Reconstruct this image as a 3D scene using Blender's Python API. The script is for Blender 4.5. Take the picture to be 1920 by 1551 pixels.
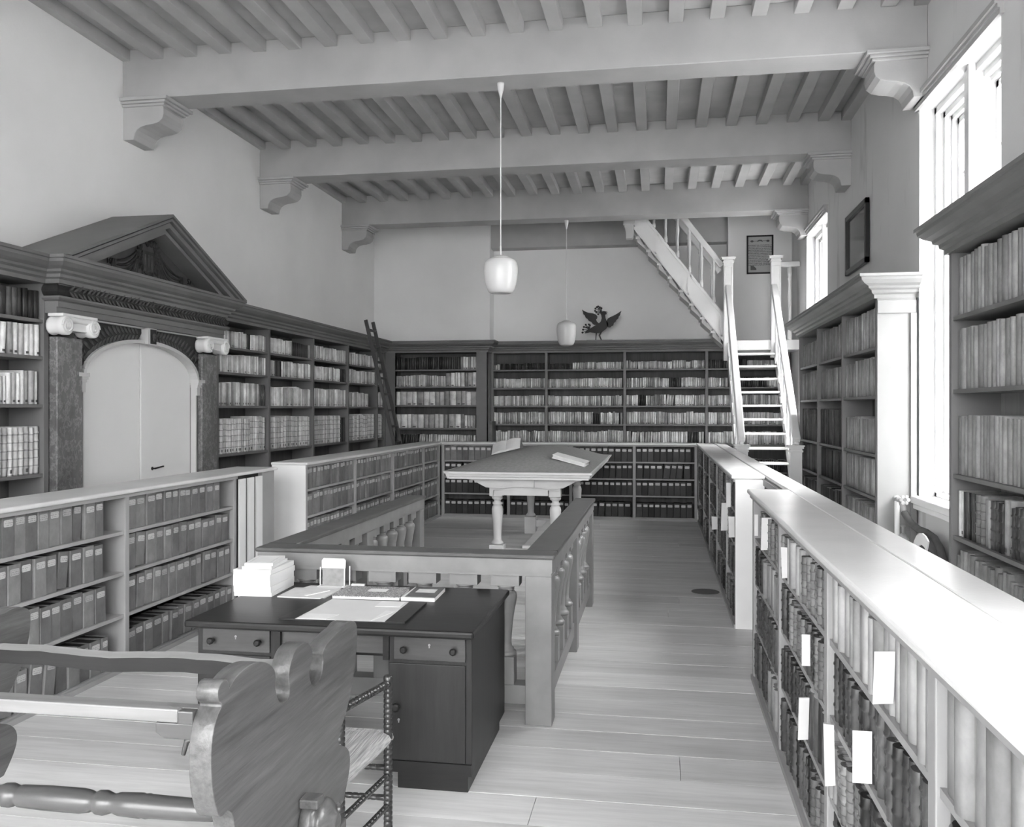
import bpy, math, random
from mathutils import Vector, Matrix

for o in list(bpy.data.objects):
    bpy.data.objects.remove(o)
scene = bpy.context.scene
COL = scene.collection
random.seed(1657)
R = random.Random(7)

# ------------------------------------------------------------------ camera
F_PX, YAW, EYE = 1650.0, math.radians(9.5), 1.85
cd = bpy.data.cameras.new('camera')
cd.sensor_fit = 'HORIZONTAL'
cd.sensor_width = 36.0
cd.lens = 36.0 * F_PX / 1920.0
cd.shift_y = -8.5 / 1920.0
cd.clip_end = 200
cam = bpy.data.objects.new('camera', cd)
COL.objects.link(cam)
cam.location = (0, 0, EYE)
cam.rotation_euler = (math.radians(90), 0, YAW)
scene.camera = cam

# ------------------------------------------------------------------ sky and exposure
w = bpy.data.worlds.new('overcast_sky')
scene.world = w
w.use_nodes = True
bg = w.node_tree.nodes['Background']
bg.inputs[0].default_value = (1, 1, 1, 1)
# overcast sky: brighter overhead than at the horizon, darker ground below
_tc = w.node_tree.nodes.new('ShaderNodeTexCoord'); _sp = w.node_tree.nodes.new('ShaderNodeSeparateXYZ')
_up = w.node_tree.nodes.new('ShaderNodeMapRange'); _dn = w.node_tree.nodes.new('ShaderNodeMapRange'); _mul = w.node_tree.nodes.new('ShaderNodeMath')
w.node_tree.links.new(_tc.outputs['Generated'], _sp.inputs[0])
for _n, _v in ((_up, (0.0, 1.0, 7.5, 20.0)), (_dn, (-0.04, 0.02, 0.55, 1.0))):
    w.node_tree.links.new(_sp.outputs[2], _n.inputs[0])
    for _i in range(4): _n.inputs[_i + 1].default_value = _v[_i]
_mul.operation = 'MULTIPLY'
w.node_tree.links.new(_up.outputs[0], _mul.inputs[0]); w.node_tree.links.new(_dn.outputs[0], _mul.inputs[1])
w.node_tree.links.new(_mul.outputs[0], bg.inputs[1])
vs = scene.view_settings
vs.view_transform = 'Standard'
vs.look = 'None'
vs.gamma = 1.0
vs.use_curve_mapping = False
vs.exposure = 1.75

# room: left wall, right wall, levels
XL, XR = -5.49, 2.36
Z_BEAM, Z_JOIST, Z_CEIL = 5.06, 5.45, 5.57
Y_BACK = -4.0

WINDOWS = [  # name, y0, y1, z0, z1 in the right wall (the last lies beside the camera)
    ('window_1', 6.62, 8.62, 1.03, 4.62), ('window_2', 13.07, 14.9, 1.03, 4.66),
    ('window_3', 0.2, 2.2, 1.03, 4.62)]
BACK_WINDOWS = [('window_4', -5.15, -3.05, 0.6, 5.2), ('window_5', -2.6, -0.5, 0.6, 5.2), ('window_6', -0.05, 2.05, 0.6, 5.2)]

def portal(name, loc, rot, sx, sy):
    l = bpy.data.lights.new(name, 'AREA')
    l.shape = 'RECTANGLE'
    l.size, l.size_y = sx, sy
    l.cycles.is_portal = True
    o = bpy.data.objects.new(name, l)
    o.location, o.rotation_euler = loc, rot
    COL.objects.link(o)
for n, y0, y1, z0, z1 in WINDOWS:
    portal('daylight_portal', (XR + 0.55, (y0 + y1) / 2, (z0 + z1) / 2), (0, math.radians(90), 0), z1 - z0, y1 - y0)
for n, x0, x1, z0, z1 in BACK_WINDOWS:
    portal('daylight_portal', ((x0 + x1) / 2, Y_BACK - 0.5, (z0 + z1) / 2), (math.radians(90), 0, 0), x1 - x0, z1 - z0)

# ------------------------------------------------------------------ materials
def srgb(v):
    v /= 255.0
    return v / 12.92 if v <= 0.04045 else ((v + 0.055) / 1.055) ** 2.4

class NT:
    def __init__(s, name):
        s.m = bpy.data.materials.new(name)
        s.m.use_nodes = True
        s.t = s.m.node_tree
        s.b = s.t.nodes['Principled BSDF']
    def n(s, typ, **kw):
        x = s.t.nodes.new(typ)
        for k, v in kw.items():
            setattr(x, k, v)
        return x
    def l(s, a, b):
        s.t.links.new(a, b)
    def math(s, op, a, b=None, c=None):
        x = s.n('ShaderNodeMath', operation=op)
        for i, q in enumerate((a, b, c)):
            if q is None: continue
            if isinstance(q, (int, float)): x.inputs[i].default_value = q
            else: s.l(q, x.inputs[i])
        return x.outputs[0]
    def ramp(s, fac, lo, hi, vlo, vhi):
        x = s.n('ShaderNodeMapRange')
        s.l(fac, x.inputs[0])
        for i, q in zip((1, 2, 3, 4), (lo, hi, vlo, vhi)):
            x.inputs[i].default_value = q
        return x.outputs[0]
    def noise(s, scale, detail=3, coord='Object', stretch=(1, 1, 1), rough=0.5):
        tc = s.n('ShaderNodeTexCoord')
        mp = s.n('ShaderNodeMapping')
        mp.inputs['Scale'].default_value = stretch
        if coord == 'World':
            g = s.n('ShaderNodeNewGeometry'); s.l(g.outputs['Position'], mp.inputs[0])
        else:
            s.l(tc.outputs[coord], mp.inputs[0])
        nz = s.n('ShaderNodeTexNoise')
        nz.inputs['Scale'].default_value = scale
        nz.inputs['Detail'].default_value = detail
        nz.inputs['Roughness'].default_value = rough
        s.l(mp.outputs[0], nz.inputs['Vector'])
        return nz.outputs['Fac']
    def rnd(s):
        oi = s.n('ShaderNodeObjectInfo'); ge = s.n('ShaderNodeNewGeometry')
        return s.math('FRACT', s.math('ADD', oi.outputs['Random'], ge.outputs['Random Per Island']))
    def finish(s, val, rough=0.6, bump=None, bump_strength=0.2, bump_dist=0.01, spec=0.4):
        cb = s.n('ShaderNodeCombineColor')
        if isinstance(val, (int, float)):
            s.b.inputs['Base Color'].default_value = (val, val, val, 1)
        else:
            for i in range(3): s.l(val, cb.inputs[i])
            s.l(cb.outputs[0], s.b.inputs['Base Color'])
        if isinstance(rough, (int, float)): s.b.inputs['Roughness'].default_value = rough
        else: s.l(rough, s.b.inputs['Roughness'])
        s.b.inputs['Specular IOR Level'].default_value = spec
        if bump is not None:
            bp = s.n('ShaderNodeBump')
            bp.inputs['Strength'].default_value = bump_strength
            bp.inputs['Distance'].default_value = bump_dist
            s.l(bump, bp.inputs['Height'])
            s.l(bp.outputs[0], s.b.inputs['Normal'])
        return s.m

MAT = {}
def paint(name, v, rough=0.55, var=0.06, scale=3.0, coord='World', stretch=(1, 1, 1), bump=0.08, spec=0.35, rvar=0.0):
    t = NT(name)
    a = t.noise(scale, 4, coord, stretch)
    f = t.ramp(a, 0.3, 0.7, v * (1 - var), v * (1 + var))
    if rvar:
        f = t.math('MULTIPLY', f, t.ramp(t.rnd(), 0, 1, 1 - rvar, 1 + rvar))
    fine = t.noise(60, 2, coord, stretch)
    MAT[name] = t.finish(f, rough, fine, bump, 0.004, spec)
    return MAT[name]
def wood(name, v, rough=0.45, var=0.25, axis='X', scale=6.0, coord='World', spec=0.4, rvar=0.1, bump=0.15):
    t = NT(name)
    st = {'X': (0.12, 1.6, 1.6), 'Y': (1.6, 0.12, 1.6), 'Z': (1.6, 1.6, 0.12)}[axis]
    a = t.noise(scale, 6, coord, st, 0.65)
    b = t.noise(scale * 6, 3, coord, st, 0.6)
    m = t.math('ADD', t.math('MULTIPLY', a, 0.65), t.math('MULTIPLY', b, 0.35))
    f = t.ramp(m, 0.32, 0.68, v * (1 - var), v * (1 + var))
    if rvar:
        f = t.math('MULTIPLY', f, t.ramp(t.rnd(), 0, 1, 1 - rvar, 1 + rvar))
    MAT[name] = t.finish(f, rough, m, bump, 0.006, spec)
    return MAT[name]

def plaster(name, v, stains):
    t = NT(name)
    big = t.noise(0.7, 4, 'World')
    f = t.ramp(big, 0.3, 0.7, v * 0.94, v * 1.05)
    if stains:
        st = t.noise(1.6, 5, 'World', (1, 1.6, 0.35), 0.6)
        k = t.ramp(st, 0.56, 0.66, 1.0, 0.80)
        f = t.math('MULTIPLY', f, k)
    fine = t.noise(25, 5, 'World')
    MAT[name] = t.finish(f, 0.9, fine, 0.25, 0.006, 0.1)
plaster('plaster_left', 0.8, False)
plaster('plaster_far', 0.8, False)
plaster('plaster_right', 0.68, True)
paint('ceiling_paint', 0.42, 0.7, 0.08, 2.0, bump=0.15)
paint('ceiling_board', 0.44, 0.8, 0.10, 3.0)
paint('grey_paint', 0.15, 0.5, 0.10, 2.5)
paint('case_inside', 0.075, 0.7, 0.25, 2.5)
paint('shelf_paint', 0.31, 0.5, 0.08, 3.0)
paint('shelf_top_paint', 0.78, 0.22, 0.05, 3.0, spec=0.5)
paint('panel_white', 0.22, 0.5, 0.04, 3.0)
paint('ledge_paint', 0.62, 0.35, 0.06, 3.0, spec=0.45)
paint('end_paint', 0.76, 0.5, 0.05, 3.0)
paint('white_paint', 0.72, 0.4, 0.03, 3.0)
paint('off_white_paint', 0.52, 0.5, 0.04, 3.0)
paint('door_paint', 0.74, 0.5, 0.02, 1.5)
paint('rail_paint', 0.19, 0.38, 0.12, 6.0)
paint('rail_top_paint', 0.085, 0.35, 0.18, 6.0)
paint('table_paint', 0.55, 0.5, 0.06, 5.0)
paint('table_cloth', 0.25, 0.95, 0.12, 30.0, bump=0.3, spec=0.1)
paint('metal_black', 0.012, 0.5, 0.2, 8.0)
paint('frame_black', 0.012, 0.35, 0.2, 8.0)
paint('tympanum_paint', 0.065, 0.6, 0.2, 6.0)
paint('house_front', 0.4, 0.8, 0.1, 0.6)
paint('ornament_dark', 0.03, 0.6, 0.5, 12.0)
paint('ornament_mid', 0.07, 0.6, 0.4, 18.0)
paint('panel_dark', 0.026, 0.6, 0.3, 9.0)
paint('paper', 0.64, 0.8, 0.03, 12.0, coord='Object')
paint('paper_dull', 0.55, 0.8, 0.08, 12.0, coord='Object')
paint('blotter_paper', 0.55, 0.9, 0.03, 6.0)
paint('board_cover', 0.10, 0.6, 0.2, 10.0)
paint('brass', 0.30, 0.3, 0.1, 10.0, spec=0.6)
paint('hose_rubber', 0.08, 0.7, 0.2, 12.0)
paint('ink', 0.015, 0.8, 0.1, 10.0)
wood('floor_wood', 0.6, 0.42, 0.22, 'X', 3.5, rvar=0.10)
wood('dark_oak', 0.013, 0.38, 0.35, 'X', 7.0, spec=0.3, rvar=0.0)
wood('dark_oak_up', 0.02, 0.42, 0.40, 'Z', 7.0, spec=0.3, rvar=0.0)
wood('drawer_oak', 0.045, 0.35, 0.35, 'X', 8.0, spec=0.5, rvar=0.0)
wood('wheel_wood', 0.075, 0.33, 0.6, 'Y', 9.0, spec=0.45, rvar=0.05, bump=0.4)
wood('wheel_wood_x', 0.05, 0.30, 0.35, 'X', 5.0, spec=0.5, rvar=0.05)
wood('wheel_shaded', 0.022, 0.4, 0.35, 'X', 5.0, spec=0.3, rvar=0.05)  # darker copy of the wheel wood, shade painted onto the ledge's downward faces
wood('wheel_edge', 0.15, 0.35, 0.3, 'X', 5.0, spec=0.5, rvar=0.05)
wood('chair_wood', 0.035, 0.25, 0.3, 'Z', 8.0, spec=0.6)
wood('ladder_wood', 0.055, 0.5, 0.3, 'Z', 6.0)
wood('case_back', 0.085, 0.7, 0.4, 'Z', 3.0)
wood('pine_back', 0.26, 0.6, 0.3, 'Z', 3.0)

def marble(name, v):
    t = NT(name)
    a = t.noise(3.0, 8, 'World', (1, 1, 0.6), 0.7)
    b = t.noise(9.0, 6, 'World', (1, 1, 0.8), 0.7)
    vein = t.math('ABSOLUTE', t.math('SUBTRACT', b, 0.5))
    k = t.ramp(vein, 0.0, 0.05, 1.8, 1.0)
    f = t.math('MULTIPLY', t.ramp(a, 0.3, 0.7, v * 0.55, v * 1.5), k)
    MAT[name] = t.finish(f, 0.35, None, spec=0.5)
marble('marble', 0.115)

def rush(name):
    t = NT(name)
    a = t.noise(160, 2, 'Object', (1, 0.04, 1))
    MAT[name] = t.finish(t.ramp(a, 0.3, 0.7, 0.28, 0.55), 0.8, a, 0.6, 0.01, 0.2)
rush('rush_seat')

def book_mat(name, v, spread, mottling, sticker=None, rough=0.55, bands=False):
    """cover material: object tone varies, mottled, optional shelf-mark sticker near the foot of the spine (uv x,z)"""
    t = NT(name)
    f = t.ramp(t.rnd(), 0, 1, v * (1 - spread), v * (1 + spread))
    a = t.noise(9.0, 5, 'World', (1, 1, 0.8), 0.65)
    f = t.math('MULTIPLY', f, t.ramp(a, 0.3, 0.7, 1 - mottling, 1 + mottling))
    uv = t.n('ShaderNodeUVMap'); sep = t.n('ShaderNodeSeparateXYZ')
    t.l(uv.outputs[0], sep.inputs[0])
    if sticker is not None:
        zx = t.math('MULTIPLY', t.math('GREATER_THAN', sep.outputs[1], 0.055), t.math('LESS_THAN', sep.outputs[1], 0.13))
        xx = t.math('MULTIPLY', t.math('GREATER_THAN', sep.outputs[0], 0.25), t.math('LESS_THAN', sep.outputs[0], 0.75))
        k = t.math('MULTIPLY', t.math('MULTIPLY', zx, xx), t.math('GREATER_THAN', t.math('FRACT', t.math('MULTIPLY', t.rnd(), 7.3)), 0.5))
        mx = t.n('ShaderNodeMix'); mx.data_type = 'FLOAT'
        t.l(k, mx.inputs[0]); t.l(f, mx.inputs[2]); mx.inputs[3].default_value = sticker
        f = mx.outputs[0]
    if bands:   # evenly spaced darker stripes across the spine
        z5 = t.math('FRACT', t.math('MULTIPLY', sep.outputs[1], 6.0))
        k = t.math('LESS_THAN', z5, 0.14)
        f = t.math('MULTIPLY', f, t.ramp(k, 0, 1, 1.0, 0.55))
    MAT[name] = t.finish(f, rough, a, 0.15, 0.005, 0.35)
book_mat('vellum', 0.53, 0.55, 0.28, 0.10)
book_mat('vellum_banded', 0.5, 0.35, 0.25, 0.12, bands=True)
book_mat('vellum_aged', 0.3, 0.30, 0.25, None)
book_mat('vellum_dull', 0.24, 0.30, 0.30, None)
book_mat('leather', 0.05, 0.75, 0.45, None, 0.4)
book_mat('leather_mid', 0.14, 0.55, 0.45, 0.3, 0.45, bands=True)
book_mat('box_grey', 0.15, 0.28, 0.22, None, 0.7)
book_mat('box_dark', 0.040, 0.5, 0.2, None, 0.6)

def label_mat(name, v):
    t = NT(name)
    uv = t.n('ShaderNodeTexCoord')
    sep = t.n('ShaderNodeSeparateXYZ'); t.l(uv.outputs['Generated'], sep.inputs[0])
    line = t.math('GREATER_THAN', t.math('FRACT', t.math('MULTIPLY', sep.outputs[2], 3.3)), 0.55)
    nz = t.noise(160, 2, 'World')
    scr = t.math('MULTIPLY', line, t.math('GREATER_THAN', nz, 0.50))
    inx = t.math('LESS_THAN', t.math('ABSOLUTE', t.math('SUBTRACT', sep.outputs[2], 0.5)), 0.33)
    f = t.ramp(t.math('MULTIPLY', scr, inx), 0, 1, v, v * 0.55)
    f = t.math('MULTIPLY', f, t.ramp(t.rnd(), 0, 1, 0.8, 1.15))
    MAT[name] = t.finish(f, 0.8)
label_mat('box_label', 0.42)
label_mat('box_label_white', 0.62)

def glass_mat():
    t = NT('window_glass')
    tr = t.n('ShaderNodeBsdfTransparent'); gl = t.n('ShaderNodeBsdfGlossy'); mx = t.n('ShaderNodeMixShader')
    gl.inputs['Roughness'].default_value = 0.02
    mx.inputs[0].default_value = 0.05
    t.l(tr.outputs[0], mx.inputs[1]); t.l(gl.outputs[0], mx.inputs[2])
    t.l(mx.outputs[0], t.t.nodes['Material Output'].inputs['Surface'])
    MAT['window_glass'] = t.m
glass_mat()
def opal():
    t = NT('opal_glass')
    t.b.inputs['Base Color'].default_value = (0.68, 0.68, 0.68, 1)
    t.b.inputs['Roughness'].default_value = 0.25
    t.b.inputs['Subsurface Weight'].default_value = 0.6
    t.b.inputs['Subsurface Radius'].default_value = (0.06, 0.06, 0.06)
    MAT['opal_glass'] = t.m
opal()
def document_mat(name, base, ink, scale):
    """flat print: lines of small lettering on a sheet, as far as the photograph shows them"""
    t = NT(name)
    tc = t.n('ShaderNodeTexCoord'); sep = t.n('ShaderNodeSeparateXYZ'); t.l(tc.outputs['Generated'], sep.inputs[0])
    line = t.math('GREATER_THAN', t.math('FRACT', t.math('MULTIPLY', sep.outputs[2], scale)), 0.45)
    nz = t.noise(120, 3, 'World')
    k = t.math('MULTIPLY', line, t.math('GREATER_THAN', nz, 0.47))
    mz = t.math('MULTIPLY', t.math('LESS_THAN', sep.outputs[2], 0.78), t.math('GREATER_THAN', sep.outputs[2], 0.2))
    k = t.math('MULTIPLY', k, mz)
    MAT[name] = t.finish(t.ramp(k, 0, 1, base, ink), 0.6)
document_mat('document_print', 0.42, 0.14, 22.0)
def picture_mat():
    t = NT('picture_print')
    a = t.noise(2.5, 5, 'World', (1, 1, 0.6))
    MAT['picture_print'] = t.finish(t.ramp(a, 0.35, 0.7, 0.035, 0.12), 0.12, spec=0.6)
picture_mat()
def marbled():
    t = NT('marbled_paper')
    a = t.noise(140, 5, 'Object', rough=0.8)
    MAT['marbled_paper'] = t.finish(t.ramp(a, 0.42, 0.58, 0.03, 0.5), 0.5)
marbled()

# ------------------------------------------------------------------ mesh helpers
class MB:
    def __init__(s):
        s.v, s.f, s.mi, s.sm, s.uv = [], [], [], [], None
    def _add(s, vs, fs, mi=0, smooth=False):
        b = len(s.v)
        s.v += [tuple(p) for p in vs]
        for f in fs:
            s.f.append(tuple(i + b for i in f)); s.mi.append(mi); s.sm.append(smooth)
        return s
    def box(s, x0, x1, y0, y1, z0, z1, mi=0):
        if x0 > x1: x0, x1 = x1, x0
        if y0 > y1: y0, y1 = y1, y0
        if z0 > z1: z0, z1 = z1, z0
        vs = [(x0, y0, z0), (x1, y0, z0), (x1, y1, z0), (x0, y1, z0), (x0, y0, z1), (x1, y0, z1), (x1, y1, z1), (x0, y1, z1)]
        return s._add(vs, [(3, 2, 1, 0), (4, 5, 6, 7), (0, 1, 5, 4), (1, 2, 6, 5), (2, 3, 7, 6), (3, 0, 4, 7)], mi)
    def hexa(s, p, mi=0):   # 8 points: bottom 4 ccw, top 4 ccw
        return s._add(p, [(3, 2, 1, 0), (4, 5, 6, 7), (0, 1, 5, 4), (1, 2, 6, 5), (2, 3, 7, 6), (3, 0, 4, 7)], mi)
    def bar(s, a, b, w, h, up=(0, 0, 1), mi=0):   # rectangular bar from a to b, w across, h along up
        a, b = Vector(a), Vector(b)
        d = (b - a).normalized(); side = d.cross(Vector(up)).normalized(); u = side.cross(d).normalized()
        q = [a - side * w / 2 - u * h / 2, a + side * w / 2 - u * h / 2, b + side * w / 2 - u * h / 2, b - side * w / 2 - u * h / 2,
             a - side * w / 2 + u * h / 2, a + side * w / 2 + u * h / 2, b + side * w / 2 + u * h / 2, b - side * w / 2 + u * h / 2]
        return s.hexa(q, mi)
    def prism(s, pts, vec, mi=0, side_mi=None, smooth=False):   # polygon in 3d, extruded by vec
        n = len(pts); vec = Vector(vec)
        pts = [Vector(p) for p in pts]
        nrm = Vector((0, 0, 0))
        for i in range(n):
            nrm += pts[i].cross(pts[(i + 1) % n])
        if nrm.dot(vec) > 0: pts = pts[::-1]
        vs = pts + [p + vec for p in pts]
        s._add(vs, [tuple(range(n)), tuple(range(2 * n - 1, n - 1, -1))], mi)
        b = len(s.v) - 2 * n
        for i in range(n):
            j = (i + 1) % n
            s.f.append((b + j, b + i, b + n + i, b + n + j)); s.mi.append(mi if side_mi is None else side_mi); s.sm.append(smooth)
        return s
    def lathe(s, prof, o=(0, 0, 0), axis=(0, 0, 1), seg=16, mi=0, smooth=True):
        ax = Vector(axis).normalized()
        t = Vector((1, 0, 0)) if abs(ax.x) < 0.9 else Vector((0, 1, 0))
        e1 = ax.cross(t).normalized(); e2 = ax.cross(e1)
        o = Vector(o); vs, fs = [], []
        for r, z in prof:
            for k in range(seg):
                a = 2 * math.pi * k / seg
                vs.append(o + ax * z + (e1 * math.cos(a) + e2 * math.sin(a)) * r)
        for i in range(len(prof) - 1):
            for k in range(seg):
                k2 = (k + 1) % seg
                fs.append((i * seg + k, i * seg + k2, (i + 1) * seg + k2, (i + 1) * seg + k))
        s._add(vs, fs, mi, smooth)
        b = len(s.v) - len(vs)
        s.f.append(tuple(b + k for k in range(seg - 1, -1, -1))); s.mi.append(mi); s.sm.append(False)
        s.f.append(tuple(b + (len(prof) - 1) * seg + k for k in range(seg))); s.mi.append(mi); s.sm.append(False)
        return s
    def tube(s, pts, r, seg=8, mi=0):
        pts = [Vector(p) for p in pts]; vs, fs = [], []
        prev = None
        for i, p in enumerate(pts):
            d = (pts[min(i + 1, len(pts) - 1)] - pts[max(i - 1, 0)]).normalized()
            if prev is None:
                t = Vector((0, 0, 1)) if abs(d.z) < 0.9 else Vector((1, 0, 0))
                e1 = d.cross(t).normalized()
            else:
                e1 = (prev - d * prev.dot(d)).normalized()
            prev = e1; e2 = d.cross(e1)
            rr = r[i] if isinstance(r, (list, tuple)) else r
            for k in range(seg):
                a = 2 * math.pi * k / seg
                vs.append(p + (e1 * math.cos(a) + e2 * math.sin(a)) * rr)
        n = len(pts)
        for i in range(n - 1):
            for k in range(seg):
                k2 = (k + 1) % seg
                fs.append((i * seg + k, i * seg + k2, (i + 1) * seg + k2, (i + 1) * seg + k))
        s._add(vs, fs, mi, True)
        s._add([vs[k] for k in range(seg)], [tuple(range(seg - 1, -1, -1))], mi)
        s._add([vs[(n - 1) * seg + k] for k in range(seg)], [tuple(range(seg))], mi)
        return s
    def sweep(s, prof, path, z0, left=False, mi=0, only=None):
        """closed profile (out, up) swept along a horizontal polyline; out is to the right of the walking direction (left if asked)"""
        n = len(path); P = [Vector((p[0], p[1], 0)) for p in path]
        sgn = -1 if left else 1
        def nrm(a, b):
            d = (b - a).normalized(); return Vector((d.y, -d.x, 0)) * sgn
        rings = []
        for i in range(n):
            if i == 0: m = nrm(P[0], P[1])
            elif i == n - 1: m = nrm(P[-2], P[-1])
            else:
                a, b = nrm(P[i - 1], P[i]), nrm(P[i], P[i + 1])
                m = (a + b); m = m / (m.dot(a))
            rings.append([P[i] + m * o + Vector((0, 0, z0 + u)) for o, u in prof])
        if only: rings = rings[only[0]:only[1] + 1]; n = len(rings)
        k = len(prof); vs = [p for r in rings for p in r]; fs = []
        for i in range(n - 1):
            for j in range(k):
                j2 = (j + 1) % k
                q = (i * k + j, i * k + j2, (i + 1) * k + j2, (i + 1) * k + j)
                fs.append(q if not left else q[::-1])
        fs.append(tuple(range(k))[::-1] if not left else tuple(range(k)))
        e = tuple((n - 1) * k + j for j in range(k)); fs.append(e if not left else e[::-1])
        return s._add(vs, fs, mi)
    def build(s, name, mats, parent=None, loc=None, bevel=0.0, seg=2):
        me = bpy.data.meshes.new(name)
        if parent is not None: off = Vector(WLOC[parent.name]); base = off
        base = Vector(WLOC[parent.name]) if parent is not None else Vector((0, 0, 0))
        org = Vector(loc) if loc is not None else base
        me.from_pydata([tuple(Vector(p) - org) for p in s.v], [], s.f)
        if isinstance(mats, str): mats = [mats]
        for m in mats: me.materials.append(MAT[m])
        me.polygons.foreach_set('material_index', s.mi)
        me.polygons.foreach_set('use_smooth', s.sm)
        me.update()
        o = bpy.data.objects.new(name, me)
        COL.objects.link(o)
        if parent is not None: o.parent = parent
        o.location = org - base
        WLOC[o.name] = tuple(org)
        if bevel:
            b = o.modifiers.new('bevel', 'BEVEL'); b.width = bevel; b.segments = seg; b.limit_method = 'ANGLE'; b.angle_limit = math.radians(40)
        return o
WLOC = {}
def tag(o, label=None, cat=None, group=None, kind=None):
    if label: o['label'] = label
    if cat: o['category'] = cat
    if group: o['group'] = group
    if kind: o['kind'] = kind
    return o
def thing(name, loc, label, cat, group=None, kind=None):
    o = bpy.data.objects.new(name, None)
    o.empty_display_size = 0.1
    COL.objects.link(o)
    o.location = loc
    WLOC[o.name] = tuple(loc)
    return tag(o, label, cat, group, kind)
def boxo(name, mat, parent, *b, bevel=0.0):
    return MB().box(*b).build(name, mat, parent, bevel=bevel)
def structure(name, mb, mat, label=None):
    o = mb.build(name, mat)
    o['kind'] = 'structure'
    if label: o['label'] = label
    return o
def copy_tree(o, loc=None, parent=None):
    c = o.copy(); COL.objects.link(c)
    if parent is not None: c.parent = parent
    if loc is not None: c.location = loc
    WLOC[c.name] = tuple(c.location) if parent is None else WLOC[o.name]
    for ch in list(o.children):
        copy_tree(ch, None, c)
    return c
# ------------------------------------------------------------------ floor of wide boards running across the room
floor = structure('floor', MB().box(XL - 0.4, XR + 0.5, Y_BACK - 0.4, 17.4, -0.12, -0.025), 'panel_dark', 'wide pale wooden floorboards running across the library')
yy = Y_BACK
k = 0
while yy < 17.0:
    wd = 0.27 + 0.05 * R.random()
    cuts = [XL, XL + 1.6 + 3.2 * R.random() + (1.5 if k % 2 else 0), XR]
    for a, b in zip(cuts[:-1], cuts[1:]):
        boxo('plank', 'floor_wood', floor, a + 0.0015, b - 0.0015, yy + 0.002, yy + wd - 0.002, -0.025, -0.001 * R.random())
    yy += wd; k += 1

# ------------------------------------------------------------------ ceiling: boards, joists, beams on corbels
ceiling = structure('ceiling', MB().box(XL - 0.4, XR + 0.5, Y_BACK - 0.4, 17.4, Z_CEIL, Z_CEIL + 0.15), 'ceiling_board', 'grey painted beamed ceiling with close-set joists')
BEAMS = [8.34, 11.51, 14.72]
BEAM_W = 0.39
def corbel(parent, x_wall, sgn, y0):
    y1 = y0 + BEAM_W
    prof = [(0, -0.075), (0.44, -0.075), (0.455, -0.11), (0.455, -0.17), (0.44, -0.215), (0.40, -0.25), (0.33, -0.268), (0.26, -0.275),
            (0.20, -0.29), (0.155, -0.32), (0.13, -0.36), (0.118, -0.42), (0, -0.42)]
    m = MB()
    m.prism([(x_wall + sgn * a, y0 + 0.005, Z_BEAM + b) for a, b in prof], (0, BEAM_W - 0.01, 0))
    for a, z0, z1, ov in ((0.475, -0.085, -0.06, 0.02), (0.50, -0.06, -0.035, 0.045), (0.53, -0.035, 0.0, 0.07)):
        m.box(x_wall, x_wall + sgn * a, y0 - ov, y1 + ov, Z_BEAM + z0, Z_BEAM + z1)
    return m.build('corbel', 'ceiling_paint', parent, bevel=0.006)
for y0 in [2.0, 5.17] + BEAMS:
    b = boxo('beam', 'ceiling_paint', ceiling, XL, XR, y0, y0 + BEAM_W, Z_BEAM, Z_CEIL, bevel=0.008)
    if y0 > 5.2:
        corbel(b, XL, 1, y0); corbel(b, XR, -1, y0)
edges = [-4.4, 2.0, 5.17] + BEAMS + [16.9]
for i in range(len(edges) - 1):
    ya, yb = edges[i] + BEAM_W, edges[i + 1]
    for j in range(21):
        x1 = -5.405 + 0.375 * j
        x0 = x1 - 0.135
        if i == len(edges) - 2 and x1 > -0.55: continue       # stair opening
        x0 = max(x0, XL)
        d = 0.012 * R.random()
        boxo('joist', 'ceiling_paint', ceiling, x0, x1, ya, yb, Z_JOIST + d, Z_CEIL, bevel=0.005)
    boxo('joist', 'ceiling_paint', ceiling, XR - 0.12, XR, ya, min(yb, 16.5), Z_JOIST, Z_CEIL)
boxo('beam', 'ceiling_paint', ceiling, -3.19, 1.24, 16.6, 16.9, 4.93, Z_CEIL)
# trimmer of the stair opening and its short joists
boxo('beam', 'ceiling_paint', ceiling, 0.1, XR - 0.12, 15.11, 15.25, 5.30, Z_CEIL)

# ------------------------------------------------------------------ walls
structure('wall_left', MB().box(XL - 0.35, XL, Y_BACK, 17.2, 0, Z_CEIL), 'plaster_left', 'bright bare plaster wall above the left bookcases')
mf = MB()
mf.box(XL, -3.19, 16.5, 17.2, 0, Z_CEIL)
mf.box(-3.19, 1.24, 16.9, 17.2, 0, Z_CEIL)
mf.box(1.24, XR + 0.45, 16.5, 17.2, 3.0, Z_CEIL)
mf.box(1.24, XR + 0.45, 16.9, 17.2, 0, 3.0)
structure('wall_far', mf, 'plaster_far', 'plain plaster end wall with a shallow recess')

def wall_with_openings(lo, hi, opens, put):
    """opens sorted by start: (a, b, z0, z1); put(a, b, z0, z1) adds a slab"""
    cur = lo
    for a, b, z0, z1 in sorted(opens):
        put(cur, a, 0, Z_CEIL); put(a, b, 0, z0); put(a, b, z1, Z_CEIL); cur = b
    put(cur, hi, 0, Z_CEIL)
WT = 0.45
mr = MB()
wall_with_openings(Y_BACK, 17.2, [(a, b, c, d) for n, a, b, c, d in WINDOWS], lambda a, b, c, d: mr.box(XR, XR + WT, a, b, c, d))
structure('wall_right', mr, 'plaster_right', 'stained plaster window wall on the right')
mb_ = MB()
wall_with_openings(XL, XR, [(a, b, c, d) for n, a, b, c, d in BACK_WINDOWS], lambda a, b, c, d: mb_.box(a, b, Y_BACK - WT, Y_BACK, c, d))
structure('wall_back', mb_, 'plaster_right')

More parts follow.
